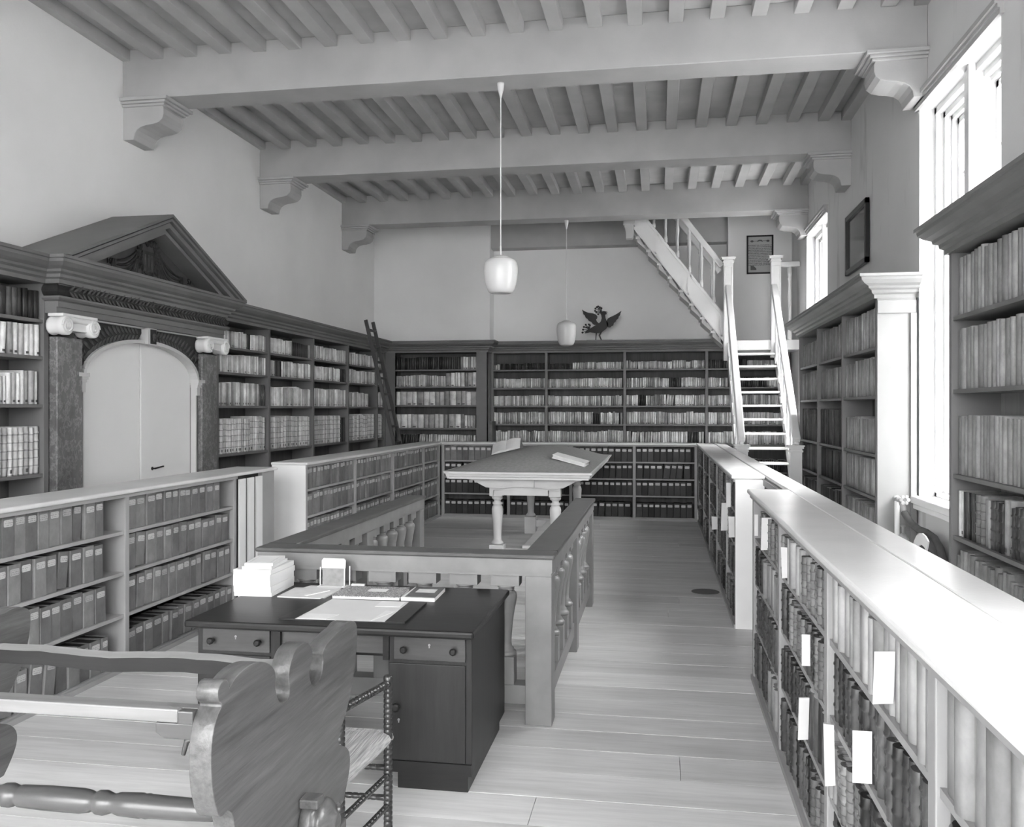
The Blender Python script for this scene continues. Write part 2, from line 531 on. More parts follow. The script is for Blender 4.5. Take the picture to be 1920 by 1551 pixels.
def window(name, a, b, z0, z1, P, label):
    """P(s, t, z): s along the wall, t into the wall from the room face"""
    def bx(mb, s0, s1, t0, t1, za, zb):
        p, q = P(s0, t0), P(s1, t1)
        return mb.box(p[0], q[0], p[1], q[1], za, zb)
    o = thing(name, (*P((a + b) / 2, 0.2), z0), label, None, kind='structure')
    m = MB()                                # white reveal boards
    bx(m, a, a + 0.02, 0.0, 0.40, z0, z1); bx(m, b - 0.02, b, 0.0, 0.40, z0, z1); bx(m, a, b, 0.0, 0.40, z1 - 0.02, z1)
    m.build('reveal_lining', 'white_paint', o)
    m = MB(); bx(m, a + 0.001, b - 0.001, -0.002, 0.44, z0 + 0.001, z0 + 0.02); bx(m, a - 0.05, b + 0.05, -0.07, -0.001, z0 - 0.05, z0 + 0.02); bx(m, a - 0.03, b + 0.03, -0.05, -0.001, z0 - 0.10, z0 - 0.05)
    m.build('window_sill', 'white_paint', o, bevel=0.012)
    m = MB()                                # head moulding on the wall face
    for d, za, zb in ((0.03, z1 - 0.02, z1 + 0.02), (0.045, z1 + 0.02, z1 + 0.05), (0.065, z1 + 0.05, z1 + 0.09)):
        bx(m, a - 0.04, b + 0.04, -d, 0.0, za, zb)
    m.build('head_moulding', 'ceiling_paint', o)
    m = MB()
    for inset, t0, t1 in ((0.02, 0.13, 0.19), (0.07, 0.19, 0.24), (0.11, 0.24, 0.30)):
        wd = 0.055
        bx(m, a + inset, a + inset + wd, t0, t1 + 0.05, z0, z1 - inset); bx(m, b - inset - wd, b - inset, t0, t1 + 0.05, z0, z1 - inset)
        bx(m, a + inset, b - inset, t0, t1 + 0.05, z1 - inset - wd, z1 - inset); bx(m, a + inset, b - inset, t0, t1 + 0.05, z0, z0 + wd)
    m.build('window_frame', 'white_paint', o)
    c = (a + b) / 2
    m = MB(); bx(m, c - 0.09, c + 0.09, 0.10, 0.38, z0, z1 - 0.02); bx(m, c - 0.11, c - 0.07, 0.07, 0.12, z0, z1 - 0.02)
    m.build('mullion', 'white_paint', o)
    for s0, s1 in ((a + 0.17, c - 0.09), (c + 0.09, b - 0.17)):
        cm = MB()
        za, zb = z0 + 0.10, z1 - 0.17
        fr = 0.05
        bx(cm, s0, s0 + fr, 0.28, 0.33, za, zb); bx(cm, s1 - fr, s1, 0.28, 0.33, za, zb)
        bx(cm, s0, s1, 0.28, 0.33, za, za + fr); bx(cm, s0, s1, 0.28, 0.33, zb - fr, zb)
        n = 7
        zs = [za + fr + (zb - za - 2 * fr) * i / n for i in range(n + 1)]
        for z in zs[1:-1]: bx(cm, s0 + fr, s1 - fr, 0.29, 0.32, z - 0.012, z + 0.012)
        mid = (s0 + s1) / 2
        bx(cm, mid - 0.012, mid + 0.012, 0.29, 0.32, za, zb)
        cs = cm.build('casement', 'white_paint', o)
        for z, z2 in zip(zs[:-1], zs[1:]):
            for u0, u1 in ((s0 + fr, mid - 0.012), (mid + 0.012, s1 - fr)):
                pm = MB(); bx(pm, u0, u1, 0.303, 0.307, z + 0.012, z2 - 0.012); pm.build('pane', 'window_glass', cs)
    return o
wl = ['tall white casement window between the two right bookcases', 'white window beside the stair above the right bookcase', None]
for (n, a, b, c, d), lb in zip(WINDOWS, wl):
    window(n, a, b, c, d, lambda s, t: (XR + t, s), lb)
for n, a, b, c, d in BACK_WINDOWS:
    window(n, a, b, c, d, lambda s, t: (s, Y_BACK - t), None)

# house front across the street: it closes off the lower sky before the right-hand windows
hf = MB().box(10.0, 10.6, -14, 32, -4.0, 6.0)
hf.prism([(10.0, -14, 6.0), (14.0, -14, 9.0), (14.0, -14, 6.0)], (0, 46, 0))
ho = structure('opposite_house_front', hf, 'house_front', 'plain house front across the street outside the windows')
for k in range(12):
    for z in (-2.4, 1.6):
        y = -12.5 + 3.6 * k
        boxo('house_window', 'shelf_paint', ho, 9.97, 10.0, y, y + 1.3, z, z + 2.2)
# ------------------------------------------------------------------ bookcases
CORNICE = [(0, 0), (0.025, 0), (0.025, 0.035), (0.05, 0.05), (0.055, 0.075), (0.085, 0.09), (0.09, 0.11), (0.13, 0.13), (0.165, 0.16), (0.17, 0.185), (0.185, 0.19), (0.185, 0.215), (0, 0.215)]
BOOKS = []          # every book or box: dict(kind, mesh, mats, M (4x4), label, group, area)
class Frame:
    """u runs left to right as seen from the front, n points out of the case"""
    def __init__(s, o, u, n):
        s.o, s.u, s.n = Vector((o[0], o[1], 0)), Vector((u[0], u[1], 0)), Vector((n[0], n[1], 0))
    def P(s, a, out, z):
        p = s.o + s.u * a + s.n * out; return (p.x, p.y, z)
    def box(s, mb, a0, a1, o0, o1, z0, z1, mi=0):
        p, q = s.P(a0, o0, z0), s.P(a1, o1, z1)
        return mb.box(p[0], q[0], p[1], q[1], z0, z1, mi)
    def M(s, a, out, z, sx, sy, sz, lean=0.0):
        # unit mesh: x along u, y into the case (-n), z up
        X, Y, Z = s.u.copy(), -s.n, Vector((0, 0, 1))
        if lean:
            c, sn = math.cos(lean), math.sin(lean)
            X, Z = X * c - Vector((0, 0, 1)) * sn, X * sn + Vector((0, 0, 1)) * c
        o = Vector(s.P(a, out, z))
        return Matrix(((X.x * sx, Y.x * sy, Z.x * sz, o.x), (X.y * sx, Y.y * sy, Z.y * sz, o.y), (X.z * sx, Y.z * sy, Z.z * sz, o.z), (0, 0, 0, 1)))

def tall_case(name, fr, posts, depth, levels, z_open, z_top, label, mat='grey_paint', inside='case_inside', post_w=0.055, base=0.0, back='case_back', cat='bookcase'):
    """posts: positions along u of the uprights (first and last are the ends); levels: top faces of the shelves"""
    a0, a1 = posts[0], posts[-1]
    t = thing(name, fr.P((a0 + a1) / 2, -depth / 2, 0), label, cat)
    m = MB(); fr.box(m, a0, a1, -depth, -depth + 0.02, 0, z_top); m.build('back_panel', back, t)
    for p in posts:
        q0, q1 = p - post_w / 2, p + post_w / 2
        if p == a0: q0, q1 = p, p + post_w
        if p == a1: q0, q1 = p - post_w, p
        m = MB(); fr.box(m, q0, q1, -depth + 0.02, 0, 0, z_open); m.build('upright', mat, t)
    m = MB(); fr.box(m, a0, a1, -depth + 0.02, 0, z_open, z_top); m.build('frieze_board', mat, t)
    for z in levels:
        for p, q in zip(posts[:-1], posts[1:]):
            b0 = p + (post_w if p == a0 else post_w / 2); b1 = q - (post_w if q == a1 else post_w / 2)
            m = MB(); fr.box(m, b0, b1, -depth + 0.02, -0.012, z - 0.028, z); m.build('shelf', mat, t)
    return t

# unit books -------------------------------------------------------------------------
def finish_unit(name, v, f, mi, smooth):
    me = bpy.data.meshes.new(name)
    me.from_pydata(v, [], f)
    me.polygons.foreach_set('material_index', mi)
    me.polygons.foreach_set('use_smooth', smooth)
    uv = me.uv_layers.new(name='UVMap')
    for lp in me.loops:
        p = v[lp.vertex_index]; uv.data[lp.index].uv = (p[0], p[2])
    me.update()
    return me
SP = [(0.0, 0.13), (0.07, 0.055), (0.25, 0.012), (0.5, 0.0), (0.75, 0.012), (0.93, 0.055), (1.0, 0.13)]
UNIT = {}
def unit_plain():
    v, f, mi, sm = [], [], [], []
    ring = SP + [(1.0, 1.0), (0.0, 1.0)]
    n = len(ring)
    for z in (0, 1):
        v += [(x, y, z) for x, y in ring]
    for i in range(n):
        j = (i + 1) % n
        f.append((i, j, n + j, n + i)); mi.append(0); sm.append(i < 6)
    f.append(tuple(range(n - 1, -1, -1))); mi.append(0); sm.append(False)
    f.append(tuple(range(n, 2 * n))); mi.append(1); sm.append(False)
    return finish_unit('plain_book', v, f, mi, sm)
def unit_banded(bands=5):
    v, f, mi, sm = [], [], [], []
    zs = [(0.0, 0)]
    for k in range(bands):
        c = (k + 0.9) / (bands + 0.6)
        zs += [(c - 0.028, 0), (c - 0.012, 1), (c + 0.012, 1), (c + 0.028, 0)]
    zs.append((1.0, 0))
    ring = SP + [(1.0, 1.0), (0.0, 1.0)]
    n = len(ring)
    for z, b in zs:
        for i, (x, y) in enumerate(ring):
            v.append((x, y - (0.016 if b and 0 < i < 6 else 0), z))
    for r in range(len(zs) - 1):
        for i in range(n):
            j = (i + 1) % n
            f.append((r * n + i, r * n + j, (r + 1) * n + j, (r + 1) * n + i)); mi.append(0); sm.append(i < 6)
    f.append(tuple(range(n - 1, -1, -1))); mi.append(0); sm.append(False)
    f.append(tuple(range((len(zs) - 1) * n, len(zs) * n))); mi.append(1); sm.append(False)
    return finish_unit('banded_book', v, f, mi, sm)
def unit_open_top(bands=0):
    """cover with the page block sunk a little at the head, for books seen from above"""
    v, f, mi, sm = [], [], [], []
    ring = SP + [(1.0, 1.0), (0.0, 1.0)]
    inn = [(0.09, 0.14), (0.5, 0.10), (0.91, 0.14), (0.91, 0.97), (0.09, 0.97)]
    n = len(ring)
    zs = [(0.0, 0)]
    for k in range(bands):
        c = (k + 0.9) / (bands + 0.6)
        zs += [(c - 0.028, 0), (c - 0.010, 1), (c + 0.010, 1), (c + 0.028, 0)]
    zs.append((1.0, 0))
    for z, b in zs:
        for i, (x, y) in enumerate(ring):
            v.append((x, y - (0.018 if b and 0 < i < 6 else 0), z))
    for r in range(len(zs) - 1):
        for i in range(n):
            j = (i + 1) % n
            f.append((r * n + i, r * n + j, (r + 1) * n + j, (r + 1) * n + i)); mi.append(0); sm.append(i < 6)
    f.append(tuple(range(n - 1, -1, -1))); mi.append(0); sm.append(False)
    T = (len(zs) - 1) * n
    b0 = len(v); v += [(x, y, 1.0) for x, y in inn]
    b1 = len(v); v += [(x, y, 0.965) for x, y in inn]
    # top rim: left board, spine, right board
    rim = [(T + 8, T + 0, b0 + 0, b0 + 4), (T + 0, T + 1, T + 2, T + 3, b0 + 1, b0 + 0), (T + 3, T + 4, T + 5, T + 6, b0 + 2, b0 + 1), (T + 6, T + 7, b0 + 3, b0 + 2), (T + 7, T + 8, b0 + 4, b0 + 3)]
    for q in rim: f.append(q); mi.append(0); sm.append(False)
    for i in range(5):
        j = (i + 1) % 5
        f.append((b0 + i, b0 + j, b1 + j, b1 + i)); mi.append(0); sm.append(False)
    f.append(tuple(b1 + i for i in range(5))); mi.append(1); sm.append(False)
    return finish_unit('open_headed_book', v, f, mi, sm)
def unit_box():
    """file box: a squared case with a slightly rounded spine edge and a sunken page edge on top"""
    v, f, mi, sm = [], [], [], []
    ring = [(0.0, 0.03), (0.05, 0.0), (0.95, 0.0), (1.0, 0.03), (1.0, 1.0), (0.0, 1.0)]
    inn = [(0.07, 0.05), (0.93, 0.05), (0.93, 1.0), (0.07, 1.0)]
    n = 6
    for z in (0, 1): v += [(x, y, z) for x, y in ring]
    for i in range(n):
        j = (i + 1) % n
        f.append((i, j, n + j, n + i)); mi.append(0); sm.append(False)
    f.append(tuple(range(n - 1, -1, -1))); mi.append(0); sm.append(False)
    b0 = len(v); v += [(x, y, 1.0) for x, y in inn]
    b1 = len(v); v += [(x, y, 0.97) for x, y in inn]
    for q in [(n + 0, n + 1, n + 2, n + 3, b0 + 1, b0 + 0), (n + 3, n + 4, b0 + 2, b0 + 1), (n + 5, n + 0, b0 + 0, b0 + 3)]:
        f.append(q); mi.append(0); sm.append(False)
    for i in range(3):
        j = (i + 1) % 4
        f.append((b0 + i, b0 + j, b1 + j, b1 + i)); mi.append(0); sm.append(False)
    f.append((b0 + 3, b0, b1, b1 + 3)); mi.append(0); sm.append(False)
    f.append(tuple(b1 + i for i in range(4))); mi.append(1); sm.append(False)
    return finish_unit('file_case', v, f, mi, sm)
def unit_label():
    v, f = [], []
    pts = []
    for cx, cz, a0 in ((0.77, 0.855, 0), (0.23, 0.855, 90), (0.23, 0.755, 180), (0.77, 0.755, 270)):
        for da in (0, 45, 90):
            a = math.radians(a0 + da); pts.append((cx + 0.08 * math.cos(a), cz + 0.035 * math.sin(a)))
    n = len(pts)
    v = [(x, -0.008, z) for x, z in pts] + [(x, 0.0, z) for x, z in pts]
    f = [tuple(range(n))[::-1]] + [(i, (i + 1) % n, n + (i + 1) % n, n + i) for i in range(n)]
    return finish_unit('paper_label', v, f, [0] * len(f), [False] * len(f))
UNIT = {'plain': unit_plain(), 'banded': unit_banded(), 'open': unit_open_top(), 'open_banded': unit_open_top(4), 'box': unit_box(), 'label': unit_label()}

STYLE = {  # style: kind, mesh, cover, inner, describing words
    'vellum': ('vellum_book', 'plain', 'vellum', 'paper_dull', 'pale vellum book'),
    'folio': ('vellum_book', 'banded', 'vellum_banded', 'paper_dull', 'ribbed pale folio'),
    'dull': ('vellum_book', 'plain', 'vellum_dull', 'paper_dull', 'mottled grey-brown vellum book'),
    'dullfolio': ('vellum_book', 'open', 'vellum_dull', 'paper_dull', 'mottled grey-brown folio'),
    'leather': ('leather_book', 'plain', 'leather', 'paper_dull', 'dark leather book'),
    'ribbed': ('leather_book', 'open_banded', 'leather', 'paper_dull', 'dark ribbed leather book'),
    'calf': ('leather_book', 'open_banded', 'leather_mid', 'paper_dull', 'worn calf book'),
    'vellum_top': ('vellum_book', 'open', 'vellum_aged', 'paper_dull', 'pale vellum book'),
    'box': ('file_box', 'box', 'box_grey', 'panel_dark', 'grey file box'),
    'darkbox': ('file_box', 'box', 'box_dark', 'panel_dark', 'black file box'),
}
def to_px(p):
    c, s = math.cos(YAW), math.sin(YAW)
    xc = p[0] * c + p[1] * s; zc = -p[0] * s + p[1] * c
    if zc < 0.2: return None
    return (960 + F_PX * xc / zc, 767 - F_PX * (p[2] - EYE) / zc, zc)
def ordinal(n):
    return ['first', 'second', 'third', 'fourth', 'fifth', 'sixth', 'seventh', 'eighth', 'ninth', 'tenth', 'eleventh', 'twelfth', 'thirteenth', 'fourteenth', 'fifteenth', 'sixteenth', 'seventeenth', 'eighteenth', 'nineteenth', 'twentieth'][n - 1] if n <= 20 else '%d%s' % (n, {1: 'st', 2: 'nd', 3: 'rd'}.get(n % 10 if n % 100 not in (11, 12, 13) else 0, 'th'))
def in_view(pts, pad=6):
    q = [to_px(p) for p in pts]
    q = [a for a in q if a]
    if not q: return False
    return max(a[0] for a in q) > -pad and min(a[0] for a in q) < 1920 + pad and max(a[1] for a in q) > -pad and min(a[1] for a in q) < 1551 + pad
def row(fr, a0, a1, z, segs, where, group, depth=0.2, inset=0.03, jitter=0.012, lean_p=0.0, gap=0.0, label_white=False):
    """segs: list of (share of the length, style, (wmin, wmax), (hmin, hmax)); where: words for this shelf"""
    a, idx = a0 + 0.004, 0
    L = a1 - a0 - 0.008
    for share, style, wr, hr in segs:
        end = min(a + share * L, a1 - 0.004)
        if style is None:
            a = end; continue
        hbase = R.uniform(*hr)
        lean = 0.0
        while True:
            wd = R.uniform(*wr)
            if a + wd > end:
                if end - a < 0.65 * wr[0] or lean: break
                wd = end - a - 0.0008
            if R.random() < 0.25: hbase = R.uniform(*hr)
            h = min(max(hbase + R.uniform(-1, 1) * (hr[1] - hr[0]) * 0.18, hr[0] * 0.9), hr[1] * 1.03)
            ins = inset + R.random() * jitter
            dp = min(depth, max(0.12, h * 0.75))
            if lean <= 0 and R.random() < lean_p: lean = R.uniform(0.04, 0.13)
            elif lean > 0 and R.random() < 0.35:
                a += hr[1] * math.sin(lean); lean = 0.0
            if lean and a + wd + hr[1] * math.sin(lean) > end - wr[1] * 1.2:
                a += hr[1] * math.sin(lean); lean = 0.0
            if a + wd > end + 1e-6: break
            lift = wd * math.sin(lean)
            kind, mesh, cov, inn, words = STYLE[style]
            M = fr.M(a, -ins, z + 0.001 + lift, wd * 0.985, dp, h, lean)
            pts = [M @ Vector(q) for q in ((0, 0, 0), (1, 0, 0), (1, 0, 1), (0, 0, 1))]
            if in_view(pts):
                idx += 1
                q = [to_px(p) for p in pts]
                area = 0
                if all(q):
                    area = abs(sum(q[i][0] * q[(i + 1) % 4][1] - q[(i + 1) % 4][0] * q[i][1] for i in range(4))) / 2
                BOOKS.append(dict(kind=kind, mesh=mesh, mats=(cov, inn), M=M, words=words, idx=idx, where=where, group=group, area=area,
                                  label='box_label_white' if label_white else 'box_label'))
            a += wd + (gap * R.random() if gap else 0) + 0.0005 + (0.006 if R.random() < 0.12 else 0.0) * (1 if wd < 0.09 else 0)
            if lean: a += 0.001
        a = end if end - a < wr[1] * 1.5 and not lean else a
# ------------------------------------------------------------------ the tall cases
LV = (2.605, 2.295, 1.89, 1.305, 0.75, 0.12)
Z_OPEN, Z_TOP = 2.91, 3.0
frL = Frame((-5.13, 0), (0, 1), (1, 0))
tc = tall_case('tall_bookcase', frL, [3.8, 5.3, 6.74], 0.355, LV, Z_OPEN, Z_TOP, 'tall grey painted bookcase left of the pedimented doorway')
MB().sweep(CORNICE, [(-5.13, 3.8), (-5.13, 6.69)], Z_OPEN).build('cornice', 'grey_paint', tc)
pL = [9.62, 11.05, 12.57, 14.08, 15.62, 16.1]
tc = tall_case('tall_bookcase', frL, pL, 0.355, LV, Z_OPEN, Z_TOP, 'long grey wall bookcase between the pedimented doorway and the ladder')
MB().sweep(CORNICE, [(-5.13, 9.70), (-5.13, 16.1), (-4.9, 16.1)], Z_OPEN, only=(0, 1)).build('cornice', 'grey_paint', tc)
frF1 = Frame((0, 16.1), (1, 0), (0, -1))
LF1 = (2.593, 2.27, 1.92, 1.49, 1.17, 0.12)
tc = tall_case('tall_bookcase', frF1, [-5.0, -3.17], 0.38, LF1, Z_OPEN, Z_TOP, 'grey end-wall bookcase in the far left corner behind the ladder', post_w=0.06)
m = MB(); frF1.box(m, -5.13, -4.94, -0.1, 0.004, 0, Z_OPEN); m.build('corner_board', 'grey_paint', tc)
m = MB(); frF1.box(m, -3.37, -3.17, -0.1, 0.004, 0, Z_OPEN); m.build('pilaster', 'grey_paint', tc)
CP = [(-5.13, 16.0), (-5.13, 16.1), (-3.17, 16.1), (-3.17, 16.5), (1.14, 16.5)]
MB().sweep(CORNICE, CP, Z_OPEN, only=(1, 3)).build('cornice', 'grey_paint', tc)
frF2 = Frame((0, 16.5), (1, 0), (0, -1))
LF2 = (2.595, 2.25, 1.91, 1.565, 1.20, 0.7, 0.12)
pF = [-3.17, -2.106, -0.635, 0.858, 2.33]
tc = tall_case('tall_bookcase', frF2, pF, 0.36, LF2, Z_OPEN, Z_TOP, 'wide grey end-wall bookcase under the black bird and the stair', post_w=0.05)
MB().sweep(CORNICE, CP, Z_OPEN, only=(3, 4)).build('cornice', 'grey_paint', tc)
frR = Frame((2.0, 0), (0, -1), (-1, 0))
LR = (2.44, 1.975, 1.42, 1.01, 0.55, 0.1)
pR2 = [-13.28, -11.79, -10.25, -8.67]
tc = tall_case('tall_bookcase', frR, pR2, 0.34, LR, Z_OPEN - 0.03, Z_TOP, 'right wall bookcase with white end panel beside the stair', mat='grey_paint', post_w=0.05)
CPR = [(2.36, 13.28), (2.0, 13.28), (2.0, 8.67), (2.36, 8.67)]
MB().sweep(CORNICE, CPR, Z_OPEN - 0.03, only=(0, 2)).build('cornice', 'grey_paint', tc)
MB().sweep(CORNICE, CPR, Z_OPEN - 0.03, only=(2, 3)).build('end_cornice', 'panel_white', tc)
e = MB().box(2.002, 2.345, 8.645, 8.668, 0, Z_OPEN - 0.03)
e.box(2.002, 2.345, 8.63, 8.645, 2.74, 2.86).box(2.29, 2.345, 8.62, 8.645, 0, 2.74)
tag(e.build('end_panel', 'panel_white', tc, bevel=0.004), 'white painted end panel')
LR1 = (2.49, 1.985, 1.40, 0.975, 0.55, 0.1)
pR1 = [-6.58, -5.0, -3.5, -2.0]
tc = tall_case('tall_bookcase', frR, pR1, 0.34, LR1, 2.93, Z_TOP, 'nearest tall bookcase at the right edge under the window', post_w=0.05, back='pine_back')
MB().sweep(CORNICE, [(2.36, 6.58), (2.0, 6.58), (2.0, 2.0)], 2.93).build('cornice', 'grey_paint', tc)

# ------------------------------------------------------------------ the low cases
def low_case(name, fr, posts, depth, levels, z_top, label, post_w=0.05, mat='shelf_paint', top='ledge_paint', back='case_back', over=0.03, end_over=(0.0, 0.0)):
    a0, a1 = posts[0], posts[-1]
    t = thing(name, fr.P((a0 + a1) / 2, -depth / 2, 0), label, 'low bookcase')
    m = MB(); fr.box(m, a0, a1, -depth, -depth + 0.02, 0, z_top - 0.03); m.build('back_panel', back, t)
    for p in posts:
        q0, q1 = p - post_w / 2, p + post_w / 2
        if p == a0: q0, q1 = p, p + post_w
        if p == a1: q0, q1 = p - post_w, p
        m = MB(); fr.box(m, q0, q1, -depth + 0.02, 0, 0, z_top - 0.03); m.build('upright', mat, t, bevel=0.004)
    for z in levels:
        for p, q in zip(posts[:-1], posts[1:]):
            b0 = p + (post_w if p == a0 else post_w / 2); b1 = q - (post_w if q == a1 else post_w / 2)
            m = MB(); fr.box(m, b0, b1, -depth + 0.02, -0.01, z - 0.024, z); m.build('shelf', mat, t)
    m = MB(); fr.box(m, a0 - end_over[0], a1 + end_over[1], -depth - 0.005, over, z_top - 0.03, z_top)
    m.build('top_board', top, t, bevel=0.010, seg=3)
    m = MB(); fr.box(m, a0, a1, -0.02, over - 0.018, z_top - 0.055, z_top - 0.0305); m.build('edge_moulding', mat, t)
    m = MB(); fr.box(m, a0, a1, -0.04, 0.012, 0, 0.035); m.build('plinth', mat, t)
    return t
LVL = (0.985, 0.695, 0.395, 0.045)
frLL = Frame((-3.73, 0), (0, 1), (1, 0))
lc = low_case('low_bookcase', frLL, [2.56, 4.14, 5.72, 7.36], 0.40, LVL, 1.28, 'low grey bookcase of file boxes nearest on the left', end_over=(0, 0.80))
for y0, y1 in ((7.415, 7.53), (7.585, 7.70), (7.755, 7.87)):
    tag(boxo('slat', 'white_paint', lc, -3.745, -3.725, y0, y1, 0.03, 1.215), 'white upright slat')
boxo('slat_backing', 'panel_dark', lc, -3.80, -3.775, 7.37, 7.9, 0.0, 1.25)
boxo('end_post', 'shelf_paint', lc, -3.81, -3.735, 7.88, 8.15, 0, 1.25, bevel=0.004)
frLM = Frame((-3.72, 0), (0, 1), (1, 0))
lc = low_case('low_bookcase', frLM, [8.9, 10.48, 12.06, 13.70, 14.72], 0.38, LVL, 1.28, 'low grey bookcase on the left behind the balustrade', end_over=(0.03, 0.2))
boxo('side_panel', 'end_paint', lc, -4.10, -3.72, 8.885, 8.899, 0, 1.25)
frLF = Frame((0, 14.75), (1, 0), (0, -1))
pLF = [-3.70, -2.53, -1.47, -0.41, 0.62]
LFL = (0.97, 0.69, 0.41, 0.05)
lc = low_case('low_bookcase', frLF, pLF, 0.38, LFL, 1.28, 'low bookcase of black file boxes across the far end')
frRL = Frame((0.63, 0), (0, -1), (-1, 0))
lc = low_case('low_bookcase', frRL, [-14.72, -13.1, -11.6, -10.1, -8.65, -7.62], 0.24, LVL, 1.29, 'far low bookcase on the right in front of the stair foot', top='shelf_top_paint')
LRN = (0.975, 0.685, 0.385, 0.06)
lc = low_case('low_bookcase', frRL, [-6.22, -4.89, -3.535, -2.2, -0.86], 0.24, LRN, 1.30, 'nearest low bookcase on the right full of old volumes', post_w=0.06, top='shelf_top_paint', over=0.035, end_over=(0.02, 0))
boxo('side_panel', 'end_paint', bpy.data.objects['low_bookcase.003'], 0.632, 0.868, 7.605, 7.619, 0, 1.255)
lw = thing('partition', (0.95, 7.8, 0), 'long pale low partition backing the right-hand low bookcases', 'partition')
boxo('panel', 'shelf_paint', lw, 0.885, 1.01, 0.86, 14.72, 0, 1.265)
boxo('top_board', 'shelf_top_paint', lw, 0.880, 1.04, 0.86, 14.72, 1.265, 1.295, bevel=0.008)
boxo('moulding', 'shelf_paint', lw, 0.855, 0.884, 6.25, 7.60, 1.21, 1.262)

# ------------------------------------------------------------------ book rows
V, D = 'vellum', 'leather'
def bays(posts, pw):
    out = []
    for i, (p, q) in enumerate(zip(posts[:-1], posts[1:])):
        out.append((p + (pw if i == 0 else pw / 2), q - (pw if i == len(posts) - 2 else pw / 2)))
    return out
TIER = ['top shelf', 'second shelf', 'third shelf', 'fourth shelf', 'fifth shelf']
# left of the doorway
g = 'books left of the doorway'
b = bays([3.8, 5.3, 6.74], 0.055)[1]
row(frL, *b, LV[0], [(1, D, (0.055, 0.068), (0.23, 0.245))], 'top shelf left of doorway', g)
row(frL, *b, LV[1], [(1, V, (0.055, 0.075), (0.25, 0.275))], 'second shelf left of doorway', g, lean_p=0.1)
row(frL, *b, LV[2], [(0.72, V, (0.03, 0.05), (0.21, 0.25)), (0.28, V, (0.035, 0.07), (0.25, 0.28))], 'third shelf left of doorway', g)
row(frL, *b, LV[3], [(1, 'folio', (0.05, 0.075), (0.385, 0.40))], 'fourth shelf left of doorway', g, depth=0.28)
# right of the doorway
g = 'books between doorway and ladder'
for i, b in enumerate(bays(pL, 0.055)):
    w_ = '%s bay right of doorway' % ordinal(i + 1)
    L_ = b[1] - b[0]
    s1 = [(1, V, (0.026, 0.04), (0.19, 0.215))]
    s2 = [(1, V, (0.028, 0.045), (0.20, 0.235))]
    s3 = [(1, V, (0.028, 0.042), (0.25, 0.28))]
    s4 = [(1, 'folio', (0.045, 0.07), (0.42, 0.45))]
    if i == 0: s1 = [(0.6, V, (0.026, 0.04), (0.19, 0.215)), (0.07, D, (0.03, 0.04), (0.18, 0.2)), (0.33, V, (0.026, 0.04), (0.19, 0.215))]; s3 = [(0.86, V, (0.028, 0.042), (0.26, 0.29)), (0.14, D, (0.04, 0.06), (0.26, 0.28))]
    if i == 1: s1 = [(0.55, V, (0.026, 0.04), (0.19, 0.215)), (0.4, D, (0.035, 0.045), (0.19, 0.20)), (0.05, V, (0.026, 0.04), (0.19, 0.2))]; s2 = [(0.15, V, (0.03, 0.04), (0.2, 0.22)), (0.15, D, (0.035, 0.05), (0.21, 0.22)), (0.7, V, (0.03, 0.042), (0.2, 0.225))]
    if i == 2: s2 = [(0.82, V, (0.03, 0.045), (0.19, 0.22)), (0.18, D, (0.05, 0.07), (0.2, 0.22))]; s4 = [(0.85, 'folio', (0.045, 0.07), (0.42, 0.44)), (0.15, D, (0.05, 0.07), (0.4, 0.42))]
    if i == 3: s3 = [(0.75, V, (0.03, 0.042), (0.22, 0.25)), (0.25, None, 0, 0)]
    for j, s_ in enumerate((s1, s2, s3, s4)):
        row(frL, *b, LV[j], s_, '%s, %s' % (TIER[j], w_), g, depth=0.28)
# far left corner case
g = 'books in the far left corner case'
b = (-4.94, -3.37)
w_ = 'far left corner case'
row(frF1, *b, LF1[0], [(0.80, D, (0.035, 0.05), (0.22, 0.24)), (0.20, V, (0.045, 0.055), (0.21, 0.235))], 'top shelf, ' + w_, g)
row(frF1, *b, LF1[1], [(0.62, V, (0.03, 0.055), (0.19, 0.225)), (0.38, V, (0.04, 0.11), (0.25, 0.265))], 'second shelf, ' + w_, g)
row(frF1, *b, LF1[2], [(1, V, (0.075, 0.14), (0.25, 0.265))], 'third shelf, ' + w_, g, depth=0.28)
row(frF1, *b, LF1[3], [(0.85, V, (0.07, 0.13), (0.25, 0.265)), (0.15, V, (0.04, 0.06), (0.24, 0.25))], 'fourth shelf, ' + w_, g, depth=0.28)
row(frF1, *b, LF1[4], [(0.28, D, (0.03, 0.05), (0.19, 0.21)), (0.72, V, (0.03, 0.045), (0.17, 0.2))], 'fifth shelf, ' + w_, g, lean_p=0.3)
